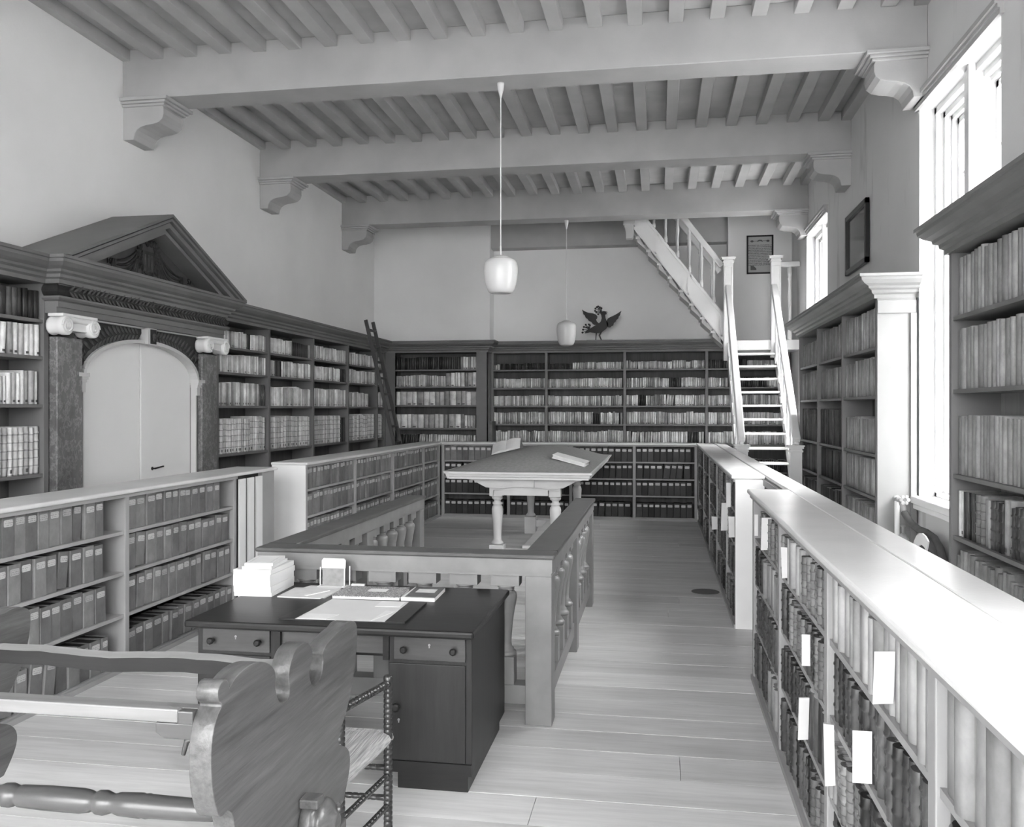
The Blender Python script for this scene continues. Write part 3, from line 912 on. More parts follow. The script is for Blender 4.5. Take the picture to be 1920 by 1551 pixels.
# far case
g = 'books on the far end wall'
nm = ['bay beside far corner pilaster', 'bay behind second lamp', 'bay below the black bird', 'bay behind the stair']
for i, b in enumerate(bays(pF, 0.05)):
    s1 = [[(0.12, V, (0.02, 0.03), (0.09, 0.11)), (0.88, D, (0.018, 0.026), (0.105, 0.125))], [(0.33, D, (0.018, 0.026), (0.105, 0.12)), (0.67, V, (0.025, 0.04), (0.12, 0.14))],
          [(1, V, (0.025, 0.04), (0.13, 0.16))], [(0.5, D, (0.025, 0.04), (0.14, 0.17)), (0.5, V, (0.025, 0.04), (0.13, 0.16))]][i]
    s2 = [(1, V, (0.025, 0.045), (0.165, 0.185))]
    s3 = [(1, V, (0.026, 0.045), (0.18, 0.20))]
    s4 = [(1, V, (0.03, 0.05), (0.21, 0.24))]
    s5 = [(1, V, (0.03, 0.05), (0.21, 0.25))]
    if i == 1: s4 = [(0.6, V, (0.03, 0.05), (0.21, 0.24)), (0.1, D, (0.03, 0.04), (0.2, 0.22)), (0.3, V, (0.03, 0.05), (0.21, 0.24))]
    if i == 2:
        s2 = [(0.55, V, (0.03, 0.045), (0.165, 0.185)), (0.15, D, (0.03, 0.045), (0.17, 0.19)), (0.3, V, (0.03, 0.045), (0.165, 0.185))]
        s3 = [(0.15, V, (0.03, 0.05), (0.17, 0.2)), (0.1, D, (0.03, 0.05), (0.17, 0.2)), (0.75, V, (0.03, 0.05), (0.18, 0.21))]
        s5 = [(0.78, V, (0.03, 0.05), (0.21, 0.24)), (0.14, D, (0.04, 0.06), (0.21, 0.23)), (0.08, V, (0.03, 0.05), (0.21, 0.23))]
    if i == 3: s2 = [(0.25, V, (0.03, 0.045), (0.165, 0.185)), (0.5, D, (0.03, 0.045), (0.17, 0.19)), (0.25, V, (0.03, 0.045), (0.165, 0.185))]
    for j, s_ in enumerate((s1, s2, s3, s4, s5)):
        row(frF2, *b, LF2[j], s_, '%s, %s' % (TIER[j], nm[i]), g, lean_p=0.05 if j == 4 else 0.01)
row(frF2, *bays(pF, 0.05)[3], LF2[5], [(0.6, V, (0.03, 0.05), (0.21, 0.25)), (0.4, D, (0.03, 0.05), (0.21, 0.24))], 'sixth shelf, bay behind the stair', g)
# right wall, middle case
g = 'books on the right wall by the stair'
nm = ['bay next to the stair', 'middle bay of right wall case', 'bay beside white end panel']
H = [(0.36, 0.385), (0.35, 0.38), (0.41, 0.44), (0.34, 0.36), (0.33, 0.36)]
for i, b in enumerate(bays(pR2, 0.05)):
    for j in range(5):
        st = 'dull'
        wr = (0.045, 0.065)
        hr = H[j]
        if j in (2, 3) and i < 2: st = D
        if j == 4 and i < 2: st = D
        if j == 2 and i == 2: hr = (0.32, 0.35)
        if j == 0 and i == 0: hr = (0.30, 0.33)
        row(frR, *b, LR[j], [(1, st, wr, hr)], '%s, %s' % (TIER[j], nm[i]), g, depth=0.27)
# right wall, nearest case
g = 'books in the nearest right wall case'
b = bays(pR1, 0.05)[0]
w_ = 'nearest right wall case'
row(frR, *b, LR1[0], [(1, 'dull', (0.055, 0.085), (0.37, 0.42))], 'top shelf, ' + w_, g, depth=0.27)
row(frR, *b, LR1[1], [(1, 'dull', (0.06, 0.10), (0.39, 0.42))], 'second shelf, ' + w_, g, depth=0.27)
row(frR, *b, LR1[2], [(1, 'dull', (0.05, 0.085), (0.38, 0.41))], 'third shelf, ' + w_, g, depth=0.27)
row(frR, *b, LR1[3], [(0.07, V, (0.05, 0.06), (0.29, 0.31)), (0.17, D, (0.045, 0.06), (0.31, 0.33)), (0.1, 'calf', (0.06, 0.07), (0.31, 0.32)), (0.07, 'dull', (0.05, 0.06), (0.3, 0.31)), (0.14, 'ribbed', (0.05, 0.07), (0.3, 0.32)), (0.08, V, (0.06, 0.07), (0.33, 0.34)), (0.37, 'ribbed', (0.05, 0.07), (0.29, 0.32))], 'fourth shelf, ' + w_, g, depth=0.27)
row(frR, *b, LR1[4], [(1, 'dullfolio', (0.05, 0.075), (0.28, 0.34))], 'fifth shelf, ' + w_, g, depth=0.27)
row(frR, *bays(pR1, 0.05)[1], LR1[3], [(1, 'ribbed', (0.05, 0.07), (0.29, 0.32))], 'fourth shelf, second bay, ' + w_, g, depth=0.27)
row(frR, *bays(pR1, 0.05)[1], LR1[4], [(1, 'dullfolio', (0.05, 0.075), (0.28, 0.34))], 'fifth shelf, second bay, ' + w_, g, depth=0.27)
# near left low case: file boxes
g = 'file boxes in the nearest left low case'
for i, b in enumerate(bays([2.56, 4.14, 5.72, 7.36], 0.05)):
    if i == 0: continue
    w_ = ['', 'front bay of left low case', 'bay beside white slats'][i]
    for j in range(4):
        sh = 0.90 if (i == 1 or j == 0) else 1.0
        row(frLL, *b, LVL[j], [(sh, 'box', (0.095, 0.125), (0.225, 0.25))], '%s, %s' % (TIER[j], w_), g, depth=0.30, inset=0.015, jitter=0.02, lean_p=0.10)
g = 'file boxes in the left low case behind the balustrade'
for i, b in enumerate(bays([8.9, 10.48, 12.06, 13.70, 14.72], 0.05)):
    w_ = '%s bay of low case behind balustrade' % ordinal(i + 1)
    for j in range(4):
        row(frLM, *b, LVL[j], [(1, 'box', (0.08, 0.125), (0.232, 0.255))], '%s, %s' % (TIER[j], w_), g, depth=0.28, inset=0.015, jitter=0.02, lean_p=0.06)
g = 'black file boxes across the far end'
for i, b in enumerate(bays(pLF, 0.05)):
    w_ = '%s bay of far low case' % ordinal(i + 1)
    for j in range(4):
        row(frLF, *b, LFL[j], [(1, 'darkbox' if (j > 0 or i > 1) else 'box', (0.092, 0.112), (0.232, 0.246))], '%s, %s' % (TIER[j], w_), g, depth=0.28, inset=0.02, lean_p=0.06, label_white=True)
# right low cases
g = 'volumes in the far right low case'
for i, b in enumerate(bays([-14.72, -13.1, -11.6, -10.1, -8.65, -7.62], 0.05)):
    w_ = '%s bay of far right low case' % ordinal(i + 1)
    for j in range(4):
        row(frRL, *b, LVL[j], [(0.5, 'calf', (0.035, 0.06), (0.2, 0.25)), (0.5, 'ribbed', (0.035, 0.06), (0.19, 0.25))], '%s, %s' % (TIER[j], w_), g, depth=0.2, inset=0.0, jitter=0.03, lean_p=0.1)
g = 'old volumes in the nearest right low case'
bb = bays([-6.22, -4.89, -3.535, -2.2, -0.86], 0.06)
nm = ['bay at the niche', 'second bay from the niche', 'third bay from the niche', 'bay nearest the viewer']
spec = [
  [[(0.3, None, 0, 0), (0.7, 'calf', (0.035, 0.06), (0.19, 0.23))], [(0.35, 'ribbed', (0.04, 0.055), (0.21, 0.235)), (0.65, 'dullfolio', (0.04, 0.06), (0.22, 0.245))], [(1, 'ribbed', (0.04, 0.06), (0.22, 0.27))], [(0.6, 'ribbed', (0.04, 0.06), (0.24, 0.28)), (0.4, 'dullfolio', (0.045, 0.06), (0.21, 0.24))]],
  [[(0.2, 'calf', (0.04, 0.06), (0.21, 0.235)), (0.35, 'vellum_top', (0.04, 0.06), (0.21, 0.235)), (0.45, 'calf', (0.04, 0.065), (0.19, 0.23))], [(0.2, 'ribbed', (0.04, 0.055), (0.23, 0.245)), (0.4, 'calf', (0.035, 0.05), (0.2, 0.225)), (0.2, 'ribbed', (0.04, 0.055), (0.2, 0.225)), (0.2, 'calf', (0.04, 0.06), (0.2, 0.23))], [(0.68, 'ribbed', (0.035, 0.05), (0.2, 0.24)), (0.32, 'leather', (0.05, 0.07), (0.255, 0.265))], [(0.75, 'ribbed', (0.035, 0.05), (0.23, 0.26)), (0.25, 'calf', (0.035, 0.05), (0.22, 0.24))]],
  [[(0.68, 'vellum_top', (0.05, 0.075), (0.22, 0.25)), (0.32, 'vellum_top', (0.06, 0.08), (0.235, 0.26))], [(1, 'ribbed', (0.04, 0.06), (0.22, 0.25))], [(0.12, 'vellum_top', (0.04, 0.05), (0.2, 0.22)), (0.3, 'calf', (0.05, 0.07), (0.2, 0.23)), (0.58, 'ribbed', (0.05, 0.075), (0.21, 0.25))], [(1, 'ribbed', (0.05, 0.075), (0.24, 0.28))]],
  [[(1, 'dullfolio', (0.06, 0.10), (0.24, 0.27))], [(1, 'ribbed', (0.05, 0.08), (0.24, 0.27))], [(1, 'calf', (0.05, 0.08), (0.24, 0.27))], [(1, 'ribbed', (0.05, 0.08), (0.24, 0.27))]]]
for i, b in enumerate(bb):
    for j in range(4):
        row(frRL, *b, LRN[j], spec[i][j], '%s, %s' % (TIER[j], nm[i]), g, depth=0.205, inset=0.0, jitter=0.025, lean_p=0.04)

def make_books():
    kinds = {}
    for d in BOOKS: kinds.setdefault(d['kind'], []).append(d)
    for kind, lst in kinds.items():
        lst.sort(key=lambda d: -d['area'])
        keep, rest = lst[:300], lst[300:]
        variants = {}
        for d in keep:
            key = (d['mesh'], d['mats'])
            if key not in variants:
                me = UNIT[d['mesh']].copy(); me.name = kind
                for m_ in d['mats']: me.materials.append(MAT[m_])
                variants[key] = me
            o = bpy.data.objects.new(kind, variants[key])
            COL.objects.link(o)
            o.matrix_world = d['M']
            tag(o, '%s, %s from left, %s' % (d['words'], ordinal(d['idx']), d['where']), 'file box' if kind == 'file_box' else 'book', d['group'])
            if kind == 'file_box':
                lk = ('label', d['label'])
                if lk not in variants:
                    me = UNIT['label'].copy(); me.name = 'paper_label'; me.materials.append(MAT[d['label']]); variants[lk] = me
                lo = bpy.data.objects.new('paper_label', variants[lk])
                COL.objects.link(lo); lo.parent = o
        if rest:
            v, f, mi, sm, uvs, mats = [], [], [], [], [], []
            def slot(n_):
                if n_ not in mats: mats.append(n_)
                return mats.index(n_)
            for d in rest:
                jobs = [(UNIT[d['mesh']], d['mats'])]
                if kind == 'file_box': jobs.append((UNIT['label'], (d['label'],)))
                for me, ms in jobs:
                    b0 = len(v); co = [x.co.copy() for x in me.vertices]
                    v += [tuple(d['M'] @ c) for c in co]
                    for p in me.polygons:
                        f.append([b0 + i for i in p.vertices]); mi.append(slot(ms[p.material_index])); sm.append(p.use_smooth)
                        uvs += [(co[i].x, co[i].z) for i in p.vertices]
            me = bpy.data.meshes.new(kind + '_rows')
            me.from_pydata(v, [], f)
            for m_ in mats: me.materials.append(MAT[m_])
            me.polygons.foreach_set('material_index', mi); me.polygons.foreach_set('use_smooth', sm)
            uv = me.uv_layers.new(name='UVMap'); uv.data.foreach_set('uv', [c for q in uvs for c in q])
            me.update()
            o = bpy.data.objects.new({'vellum_book': 'distant_vellum_books', 'leather_book': 'distant_leather_books', 'file_box': 'distant_file_boxes'}[kind], me)
            COL.objects.link(o)
            tag(o, {'vellum_book': 'dense rows of small pale vellum books on the far shelves', 'leather_book': 'rows of small dark leather books on the far shelves', 'file_box': 'rows of smaller file boxes on the far low shelves'}[kind], 'file boxes' if kind == 'file_box' else 'books', kind='stuff')
        print(kind, len(lst))
make_books()
# ------------------------------------------------------------------ pedimented doorway in the left wall
PC = 8.135                      # centre line of the doorway along the wall
door = thing('door_1', (-5.19, PC, 0), 'pale double door under the low arch', None, kind='structure')
boxo('door_leaf', 'door_paint', door, -5.21, -5.17, 7.12, PC - 0.003, 0.02, 2.60)
dl = boxo('door_leaf', 'door_paint', door, -5.21, -5.17, PC + 0.003, 9.16, 0.02, 2.60)
boxo('astragal', 'door_paint', dl, -5.17, -5.162, PC + 0.012, PC + 0.17, 0.02, 2.60, bevel=0.003)
hd = MB().lathe([(0.012, 0), (0.018, 0.004), (0.018, 0.01), (0.008, 0.012), (0.008, 0.05)], (-5.17, PC + 0.215, 1.235), (1, 0, 0), 10)
hd.bar((-5.125, PC + 0.205, 1.237), (-5.125, PC + 0.36, 1.25), 0.014, 0.014)
tag(hd.build('door_handle', 'metal_black', door), 'dark lever handle')
dp = thing('door_surround', (-5.2, PC, 0), 'grey pedimented door surround with marbled pilasters and painted leafwork', 'door surround')
for c in (6.923, 9.337):
    m = MB().box(-5.40, -5.06, c - 0.167, c + 0.167, 0.0, 2.47)
    m.box(-5.40, -5.03, c - 0.19, c + 0.19, 0.0, 0.18)
    tag(m.build('pilaster', 'marble', dp, bevel=0.005), 'marbled pilaster')
    cp = MB()                                               # ionic capital
    cp.box(-5.10, -4.955, c - 0.235, c + 0.235, 2.635, 2.662)
    cp.box(-5.10, -4.975, c - 0.19, c + 0.19, 2.52, 2.635)
    cp.lathe([(0.02, -0.19), (0.035, -0.12), (0.028, 0), (0.035, 0.12), (0.02, 0.19)], (-4.985, c, 2.615), (0, 1, 0), 10)
    cap = cp.build('capital', 'white_paint', dp, bevel=0.006)
    for s_ in (-1, 1):
        yv, zv = c + s_ * 0.18, 2.56
        v = MB().lathe([(0.078, 0), (0.082, 0.02), (0.07, 0.055), (0.082, 0.10), (0.082, 0.145), (0.066, 0.15)], (-5.10, yv, zv), (1, 0, 0), 18)
        pts = []
        for q in range(34):
            a = q / 33 * 2.2 * 2 * math.pi; r = 0.070 * (1 - q / 33 * 0.85)
            pts.append((-4.948, yv + s_ * r * math.cos(a), zv + r * math.sin(a)))
        v.tube(pts, 0.0085, 5)
        v.build('volute', 'white_paint', cap)
# architrave, frieze and cornice, breaking forward from the bookcases
Y0, Y1 = 6.695, 9.575
m = MB()
for x, z0, z1 in ((-5.02, 2.662, 2.715), (-5.005, 2.715, 2.765)):
    m.box(-5.40, x, Y0, Y1, z0, z1)
m.sweep([(0, 0), (0.03, 0.01), (0.045, 0.025), (0.045, 0.04), (0, 0.04)], [(-5.13, Y0), (-5.005, Y0), (-5.005, Y1), (-5.13, Y1)], 2.763)
m.build('architrave', 'grey_paint', dp)
cush = [(0, 0)] + [(0.02 + 0.035 * math.sin(math.pi * i / 6), 0.108 * i / 6) for i in range(7)] + [(0, 0.108)]
fz = MB().sweep(cush, [(-5.13, Y0 + 0.01), (-5.03, Y0 + 0.01), (-5.03, Y1 - 0.01), (-5.13, Y1 - 0.01)], 2.803).build('frieze', 'panel_dark', dp)
def leaf(mb, p, d, n, ln, wd, th=0.006):
    """flat pointed leaf lying on a plane with normal n"""
    p, d, n = Vector(p), Vector(d).normalized(), Vector(n)
    s_ = d.cross(n).normalized()
    prof = [(0, 0), (0.25, 0.8), (0.5, 1.0), (0.75, 0.7), (1, 0), (0.75, -0.45), (0.5, -0.6), (0.25, -0.5)]
    mb.prism([p + d * ln * a + s_ * wd * b * 0.5 for a, b in prof], n * th)
RL = random.Random(3)
m = MB()
for i in range(46):
    y = Y0 + 0.1 + (Y1 - Y0 - 0.2) * i / 45
    for k in (-1, 1):
        leaf(m, (-4.978, y, 2.857 + k * 0.004), (0, 1, k * (0.5 + 0.4 * RL.random())), (1, 0, 0), 0.08 + 0.03 * RL.random(), 0.026)
tag(m.build('leaf_garland', 'ornament_mid', fz), 'garland of leaves')
MB().sweep(CORNICE, [(-5.13, Y0), (-5.0, Y0), (-5.0, Y1), (-5.13, Y1)], Z_OPEN).build('cornice', 'grey_paint', dp)
boxo('entablature_core', 'grey_paint', dp, -5.45, -5.001, Y0 + 0.002, Y1 - 0.002, 2.80, 3.125)
# pediment
PY0, PY1, PZ, AP = 6.53, 9.74, 3.126, 3.80
def rake(d0, d1, x_front, mb, side):
    """strip between two lines parallel to the slope, measured down from the outer edge"""
    h = AP - PZ; half = (PY1 - PY0) / 2; cy = (PY0 + PY1) / 2
    sl = h / half; f = math.hypot(1, sl)
    def line(d):   # apex and foot points of the line offset by d
        za = AP - d * f
        return [(cy, za), (cy + side * (za - PZ) / sl, PZ)]
    a, b = line(d0), line(d1)
    mb.prism([(-5.47, a[0][0], a[0][1]), (-5.47, a[1][0], a[1][1]), (-5.47, b[1][0], b[1][1]), (-5.47, b[0][0], b[0][1])], (x_front + 5.47, 0, 0))
for s_ in (-1, 1):
    m = MB()
    for d0, d1, x in ((0, 0.026, -4.80), (0.026, 0.038, -4.86), (0.038, 0.064, -4.815), (0.064, 0.076, -4.885), (0.076, 0.125, -4.84), (0.125, 0.138, -4.93), (0.138, 0.18, -4.89)):
        rake(d0, d1, x, m, s_)
    m.build('raking_cornice', 'grey_paint', dp)
cy = (PY0 + PY1) / 2
tym = MB().prism([(-5.47, PY0 + 0.22, PZ), (-5.47, PY1 - 0.22, PZ), (-5.47, cy, AP - 0.10)], (0.385, 0, 0)).build('tympanum', 'tympanum_paint', dp)
XT = -5.084
m = MB()        # painted arms: shield with supporters, mantling and a draped curtain
sh = [(-0.10, 0.10), (0.10, 0.10), (0.11, -0.02), (0.07, -0.11), (0, -0.16), (-0.07, -0.11), (-0.11, -0.02)]
m.prism([(XT, cy + a, 3.335 + b) for a, b in sh], (0.012, 0, 0))
m.build('shield', 'ornament_dark', tym)
m = MB()
for a in (-0.06, 0.0, 0.055):
    m.box(XT + 0.012, XT + 0.016, cy + a - 0.012, cy + a + 0.012, 3.25, 3.40)
m.box(XT + 0.012, XT + 0.016, cy - 0.075, cy - 0.05, 3.235, 3.255).box(XT + 0.012, XT + 0.016, cy - 0.012, cy + 0.067, 3.235, 3.25)
m.build('charge', 'ornament_mid', tym)
m = MB()
for i in range(26):
    a = i / 26 * 2 * math.pi
    r = 0.13 + 0.05 * RL.random()
    p = (XT, cy + r * math.sin(a), 3.36 + (r * 0.95) * math.cos(a) + 0.03)
    m.lathe([(0.034, 0), (0.03, 0.008), (0.012, 0.014)], p, (1, 0, 0), 8)
    leaf(m, (XT + 0.008, p[1], p[2]), (0, math.sin(a + RL.uniform(-0.6, 0.6)), math.cos(a)), (1, 0, 0), 0.07, 0.03)
m.build('mantling', 'ornament_dark', tym)
for s_ in (-1, 1):
    m = MB()
    for k in range(5):
        pts = []
        for q in range(12):
            u = q / 11
            y = cy + 0.03 + s_ * (0.14 + 0.43 * u)
            z = 3.47 - 0.03 * k - 0.21 * u - (0.05 + 0.02 * k) * math.sin(math.pi * u)
            pts.append((XT + 0.003, y, z))
        m.tube(pts, [0.016 - 0.010 * abs(q / 11 - 0.5) for q in range(12)], 6)
    for k in range(3):
        m.tube([(XT + 0.003, cy + 0.03 + s_ * (0.565 + 0.02 * k), 3.27), (XT + 0.003, cy + 0.03 + s_ * (0.575 + 0.022 * k), 3.2), (XT + 0.003, cy + 0.03 + s_ * (0.555 + 0.03 * k), 3.135)], [0.016, 0.012, 0.016], 6)
        m.tube([(XT + 0.003, cy + s_ * (0.17 + 0.02 * k), 3.33), (XT + 0.003, cy + s_ * (0.2 + 0.025 * k), 3.22), (XT + 0.003, cy + s_ * (0.17 + 0.04 * k), 3.14)], [0.018, 0.016, 0.012], 6)
    m.build('curtain', 'ornament_dark', tym)
def text_mesh(body, size, loc, rot, mat, parent, name='numeral', depth=0.002):
    cu = bpy.data.curves.new(name, 'FONT'); cu.body = body; cu.size = size; cu.extrude = depth; cu.align_x = 'CENTER'; cu.align_y = 'CENTER'
    ob = bpy.data.objects.new(name, cu); COL.objects.link(ob)
    bpy.context.view_layer.update()
    me = bpy.data.meshes.new_from_object(ob.evaluated_get(bpy.context.evaluated_depsgraph_get()))
    bpy.data.objects.remove(ob)
    me.materials.clear(); me.materials.append(MAT[mat])
    o = bpy.data.objects.new(name, me); COL.objects.link(o); o.parent = parent
    base = WLOC[parent.name]
    o.location = [loc[i] - base[i] for i in range(3)]; o.rotation_euler = rot
    return o
for tx, y in (('16', 7.50), ('57', 8.93)):
    tag(text_mesh(tx, 0.085, (XT + 0.003, y, 3.24), (math.radians(90), 0, math.radians(90)), 'ink', tym), 'painted numerals ' + tx)
# arch: painted spandrels, white archivolt, keystone with a face, imposts
HW, ZS, ZA = 0.985, 2.165, 2.525
def arch(r=1.0, n=24, add=0.0):
    return [(PC + (HW + add) * math.cos(math.pi * i / n), ZS + (ZA - ZS + add) * math.sin(math.pi * i / n)) for i in range(n + 1)]
A = arch()
for s_, nm_ in ((1, 0), (-1, 1)):
    pts = A[:12] if s_ == 1 else A[13:]
    poly = [(-5.30, y, z) for y, z in pts]
    edge = PC + s_ * 1.045
    poly += ([(-5.30, PC + s_ * 0.02, 2.662), (-5.30, edge, 2.662), (-5.30, edge, ZS)] if s_ == 1 else [(-5.30, edge, ZS), (-5.30, edge, 2.662), (-5.30, PC + s_ * 0.02, 2.662)])
    sp = MB().prism(poly, (0.19, 0, 0)).build('spandrel', 'panel_dark', dp)
    m = MB()
    for i in range(15):
        u = i / 14
        y = PC + s_ * (0.13 + 0.80 * u); z = 2.585 - 0.02 * u - 0.22 * u ** 3
        for k in (-1, 1):
            leaf(m, (-5.109, y, z), (0, s_ * 0.75, k * 0.8 - 0.3 * u), (1, 0, 0), 0.10 + 0.05 * u, 0.04)
    for i in range(9):
        leaf(m, (-5.109, PC + s_ * (0.985 + 0.012 * (i % 2)), 2.50 - 0.025 * i), (0, s_ * (0.3 if i % 2 else -0.25), -1), (1, 0, 0), 0.07, 0.03)
    tag(m.build('leaf_spray', 'ornament_mid', sp), 'painted leaf spray')
m = MB()
for (y0, z0), (y1, z1) in zip(A[:-1], A[1:]):
    m.bar((-5.125, y0, z0 - 0.002), (-5.125, y1, z1 - 0.002), 0.035, 0.10, up=(1, 0, 0))
m.build('archivolt', 'off_white_paint', dp)
m = MB().box(-5.12, -5.075, 7.15, 9.12, 2.648, 2.662)
m.build('fillet', 'off_white_paint', dp)
kst = MB().prism([(-5.13, PC - 0.055, 2.50), (-5.13, PC + 0.085, 2.49), (-5.13, PC + 0.095, 2.662), (-5.13, PC - 0.065, 2.662)], (0.09, 0, 0)).build('keystone', 'off_white_paint', dp)
m = MB().box(-5.042, -5.036, PC - 0.02, PC + 0.085, 2.505, 2.65)
kp = m.build('keystone_panel', 'panel_dark', kst)
f = MB().lathe([(0.004, 0), (0.03, 0.006), (0.034, 0.012), (0.02, 0.02)], (-5.037, PC + 0.033, 2.585), (1, 0, 0), 12)
f.lathe([(0.004, 0), (0.022, 0.005), (0.012, 0.014)], (-5.037, PC + 0.033, 2.55), (1, 0, 0), 10)
f.lathe([(0.008, 0), (0.004, 0.012)], (-5.02, PC + 0.033, 2.58), (1, 0, 0), 8)
tag(f.build('carved_face', 'ornament_mid', kst), 'small carved face')
for s_ in (-1, 1):
    y0 = PC + s_ * (HW - 0.02)
    m = MB()
    for z0, z1, d, e in ((2.0, 2.09, 0.015, 0.0), (2.09, 2.115, 0.025, 0.006), (2.115, 2.14, 0.035, 0.012), (2.14, 2.175, 0.045, 0.018)):
        m.box(-5.16, -5.10 + d, y0 - s_ * (0.0 + e), y0 + s_ * (0.11 + e), z0, z1)
    m.build('impost', 'off_white_paint', dp)
    m = MB().box(-5.16, -5.10, y0, y0 + s_ * 0.02, 0, 2.0).box(-5.16, -5.10, y0 + s_ * 0.085, y0 + s_ * 0.10, 0, 2.0)
    m.build('jamb_moulding', 'off_white_paint', dp)
    boxo('jamb', 'grey_paint', dp, -5.45, -5.115, y0 + s_ * 0.001, y0 + s_ * 0.12, 0, 2.6)
# ------------------------------------------------------------------ white stair with a landing and a return flight
SX0, SX1 = 1.17, 1.95
st = thing('staircase', (1.56, 14.4, 0), 'white open-riser stair turning left at a landing', 'staircase')
ZL, YL, RISE, RUN = 3.03, 15.55, 0.22, 0.20
for k in range(1, 14):
    z, y = ZL - 0.01 - RISE * k, YL - RUN * k
    boxo('tread', 'white_paint', st, SX0 + 0.02, SX1 - 0.02, y, y + 0.24, z - 0.035, z, bevel=0.008)
for x in (SX0, SX1):
    a, b = Vector((x, YL, ZL - 0.06)), Vector((x, YL - RUN * 13.7, ZL - 0.06 - RISE * 13.7))
    m = MB().prism([(x - 0.02, YL, ZL + 0.02), (x - 0.02, YL, ZL - 0.30), (x - 0.02, YL - 2.49, 0.0), (x - 0.02, YL - 2.80, 0.0)], (0.04, 0, 0))
    m.build('stringer', 'white_paint', st, bevel=0.004)
lo = boxo('landing', 'white_paint', st, SX0, XR - 0.01, YL, 16.29, ZL - 0.17, ZL, bevel=0.008)
def newel(x, y, z0, z1, w_=0.15, cap=0.03, panel=True):
    m = MB().box(x - w_ / 2, x + w_ / 2, y - w_ / 2, y + w_ / 2, z0, z1 - 0.05)
    for e, za, zb in ((0.012, z1 - 0.10, z1 - 0.075), (cap, z1 - 0.05, z1 - 0.02), (cap + 0.012, z1 - 0.02, z1)):
        m.box(x - w_ / 2 - e, x + w_ / 2 + e, y - w_ / 2 - e, y + w_ / 2 + e, za, zb)
    if panel:
        h = w_ / 2
        for q0, q1, za, zb in ((-h + 0.012, -h + 0.03, z0 + 0.2, z1 - 0.16), (h - 0.03, h - 0.012, z0 + 0.2, z1 - 0.16), (-h + 0.012, h - 0.012, z1 - 0.18, z1 - 0.16)):
            m.box(x + q0, x + q1, y - h - 0.006, y - h, za, zb)
    return m.build('newel_post', 'white_paint', st, bevel=0.004)
TOPZ = 4.46
newel(SX0, YL + 0.02, ZL - 0.35, TOPZ, 0.16)
newel(SX1 + 0.01, YL + 0.02, ZL - 0.30, TOPZ, 0.16)
NY = 12.93
for x in (SX0 - 0.01, SX1 - 0.05):
    newel(x, NY, 0, 1.34, 0.16, 0.02, False)
for x in (SX0 - 0.01, SX1 - 0.03):
    m = MB().bar((x, NY + 0.02, 1.40), (x + 0.01, YL - 0.02, 3.95), 0.105, 0.10)
    m.bar((x, NY + 0.02, 1.34), (x + 0.01, YL - 0.02, 3.89), 0.06, 0.06)
    m.build('handrail', 'white_paint', st, bevel=0.02, seg=3)
BAL = [(0.016, 0), (0.028, 0.004), (0.028, 0.10), (0.018, 0.12), (0.026, 0.135), (0.016, 0.15), (0.018, 0.45), (0.026, 0.60), (0.016, 0.80), (0.024, 0.83), (0.016, 0.86), (0.028, 0.88), (0.028, 1.0)]
def turned(x, y, z0, z1, name='baluster', mat='white_paint', parent=None, prof=BAL, k=1.0):
    h = z1 - z0
    return MB().lathe([(r * k, t * h) for r, t in prof], (x, y, z0), seg=10).build(name, mat, parent)
for x in (SX0, SX1 - 0.02):
    for q in range(1, 8):
        y = NY + (YL - NY) * q / 8
        t = (y - NY) / (YL - NY)
        turned(x, y, 0.30 + t * 2.63, 1.32 + t * 2.55, parent=st)
# landing rail between the right newel and the window wall
boxo('landing_rail', 'white_paint', st, SX1 + 0.09, XR - 0.005, YL - 0.02, YL + 0.06, 4.27, 4.36, bevel=0.01)
turned(SX1 + 0.24, YL + 0.02, ZL, 4.27, parent=st, k=1.4)
# return flight rising to the left along the end wall
SL = 1.30
def zl(x): return 2.98 + (1.12 - x) * SL
xa, xb = 1.09, -0.62
for y, nm_ in ((15.60, 0), (16.24, 1)):
    m = MB().prism([(xa, y, zl(xa)), (xa, y, zl(xa) + 0.48), (xb, y, zl(xb) + 0.48), (xb, y, zl(xb))], (0, 0.045, 0))
    o = m.build('string_board', 'white_paint', st)
    if nm_ == 0:
        for q in range(3):      # raised frames of the panels
            u0, u1 = xa - 0.03 - q * 0.56, xa - 0.03 - q * 0.56 - 0.53
            for (p0, d0), (p1, d1) in ((((u0, 0.05)), ((u1, 0.05))), (((u0, 0.43)), ((u1, 0.43))), (((u0, 0.05)), ((u0, 0.43))), (((u1, 0.05)), ((u1, 0.43)))):
                MB().bar((p0, 15.597, zl(p0) + d0), (p1, 15.597, zl(p1) + d1), 0.03, 0.018, up=(0, 1, 0)).build('panel_moulding', 'white_paint', o)
    MB().bar((xa - 0.02, y + 0.022, zl(xa) + 1.30), (xb, y + 0.022, zl(xb) + 1.30), 0.07, 0.10).build('handrail', 'white_paint', st, bevel=0.012)
    for q in range(8):
        x = xa - 0.16 - 0.205 * q
        if zl(x) + 0.48 < 5.4:
            turned(x, y + 0.022, zl(x) + 0.47, min(zl(x) + 1.26, 5.56), parent=st, k=1.2)
for k in range(9):
    x = 1.10 - 0.185 * (k + 1)
    z = ZL + 0.24 * (k + 1)
    if z < 5.4: boxo('tread', 'white_paint', st, x - 0.03, x + 0.20, 15.645, 16.24, z - 0.10, z - 0.06)
    MB().prism([(x + 0.185, 15.66, zl(x + 0.185) - 0.07), (x, 15.66, zl(x) - 0.14), (x, 15.66, zl(x))], (0, 0.56, 0)).build('step_underside', 'off_white_paint', st)
m = MB().prism([(-0.60, 15.45, 5.05), (-0.44, 15.45, 5.05), (-0.44, 15.45, 4.86), (-0.47, 15.45, 4.82), (-0.57, 15.45, 4.82), (-0.58, 15.45, 4.95)], (0, 0.15, 0))
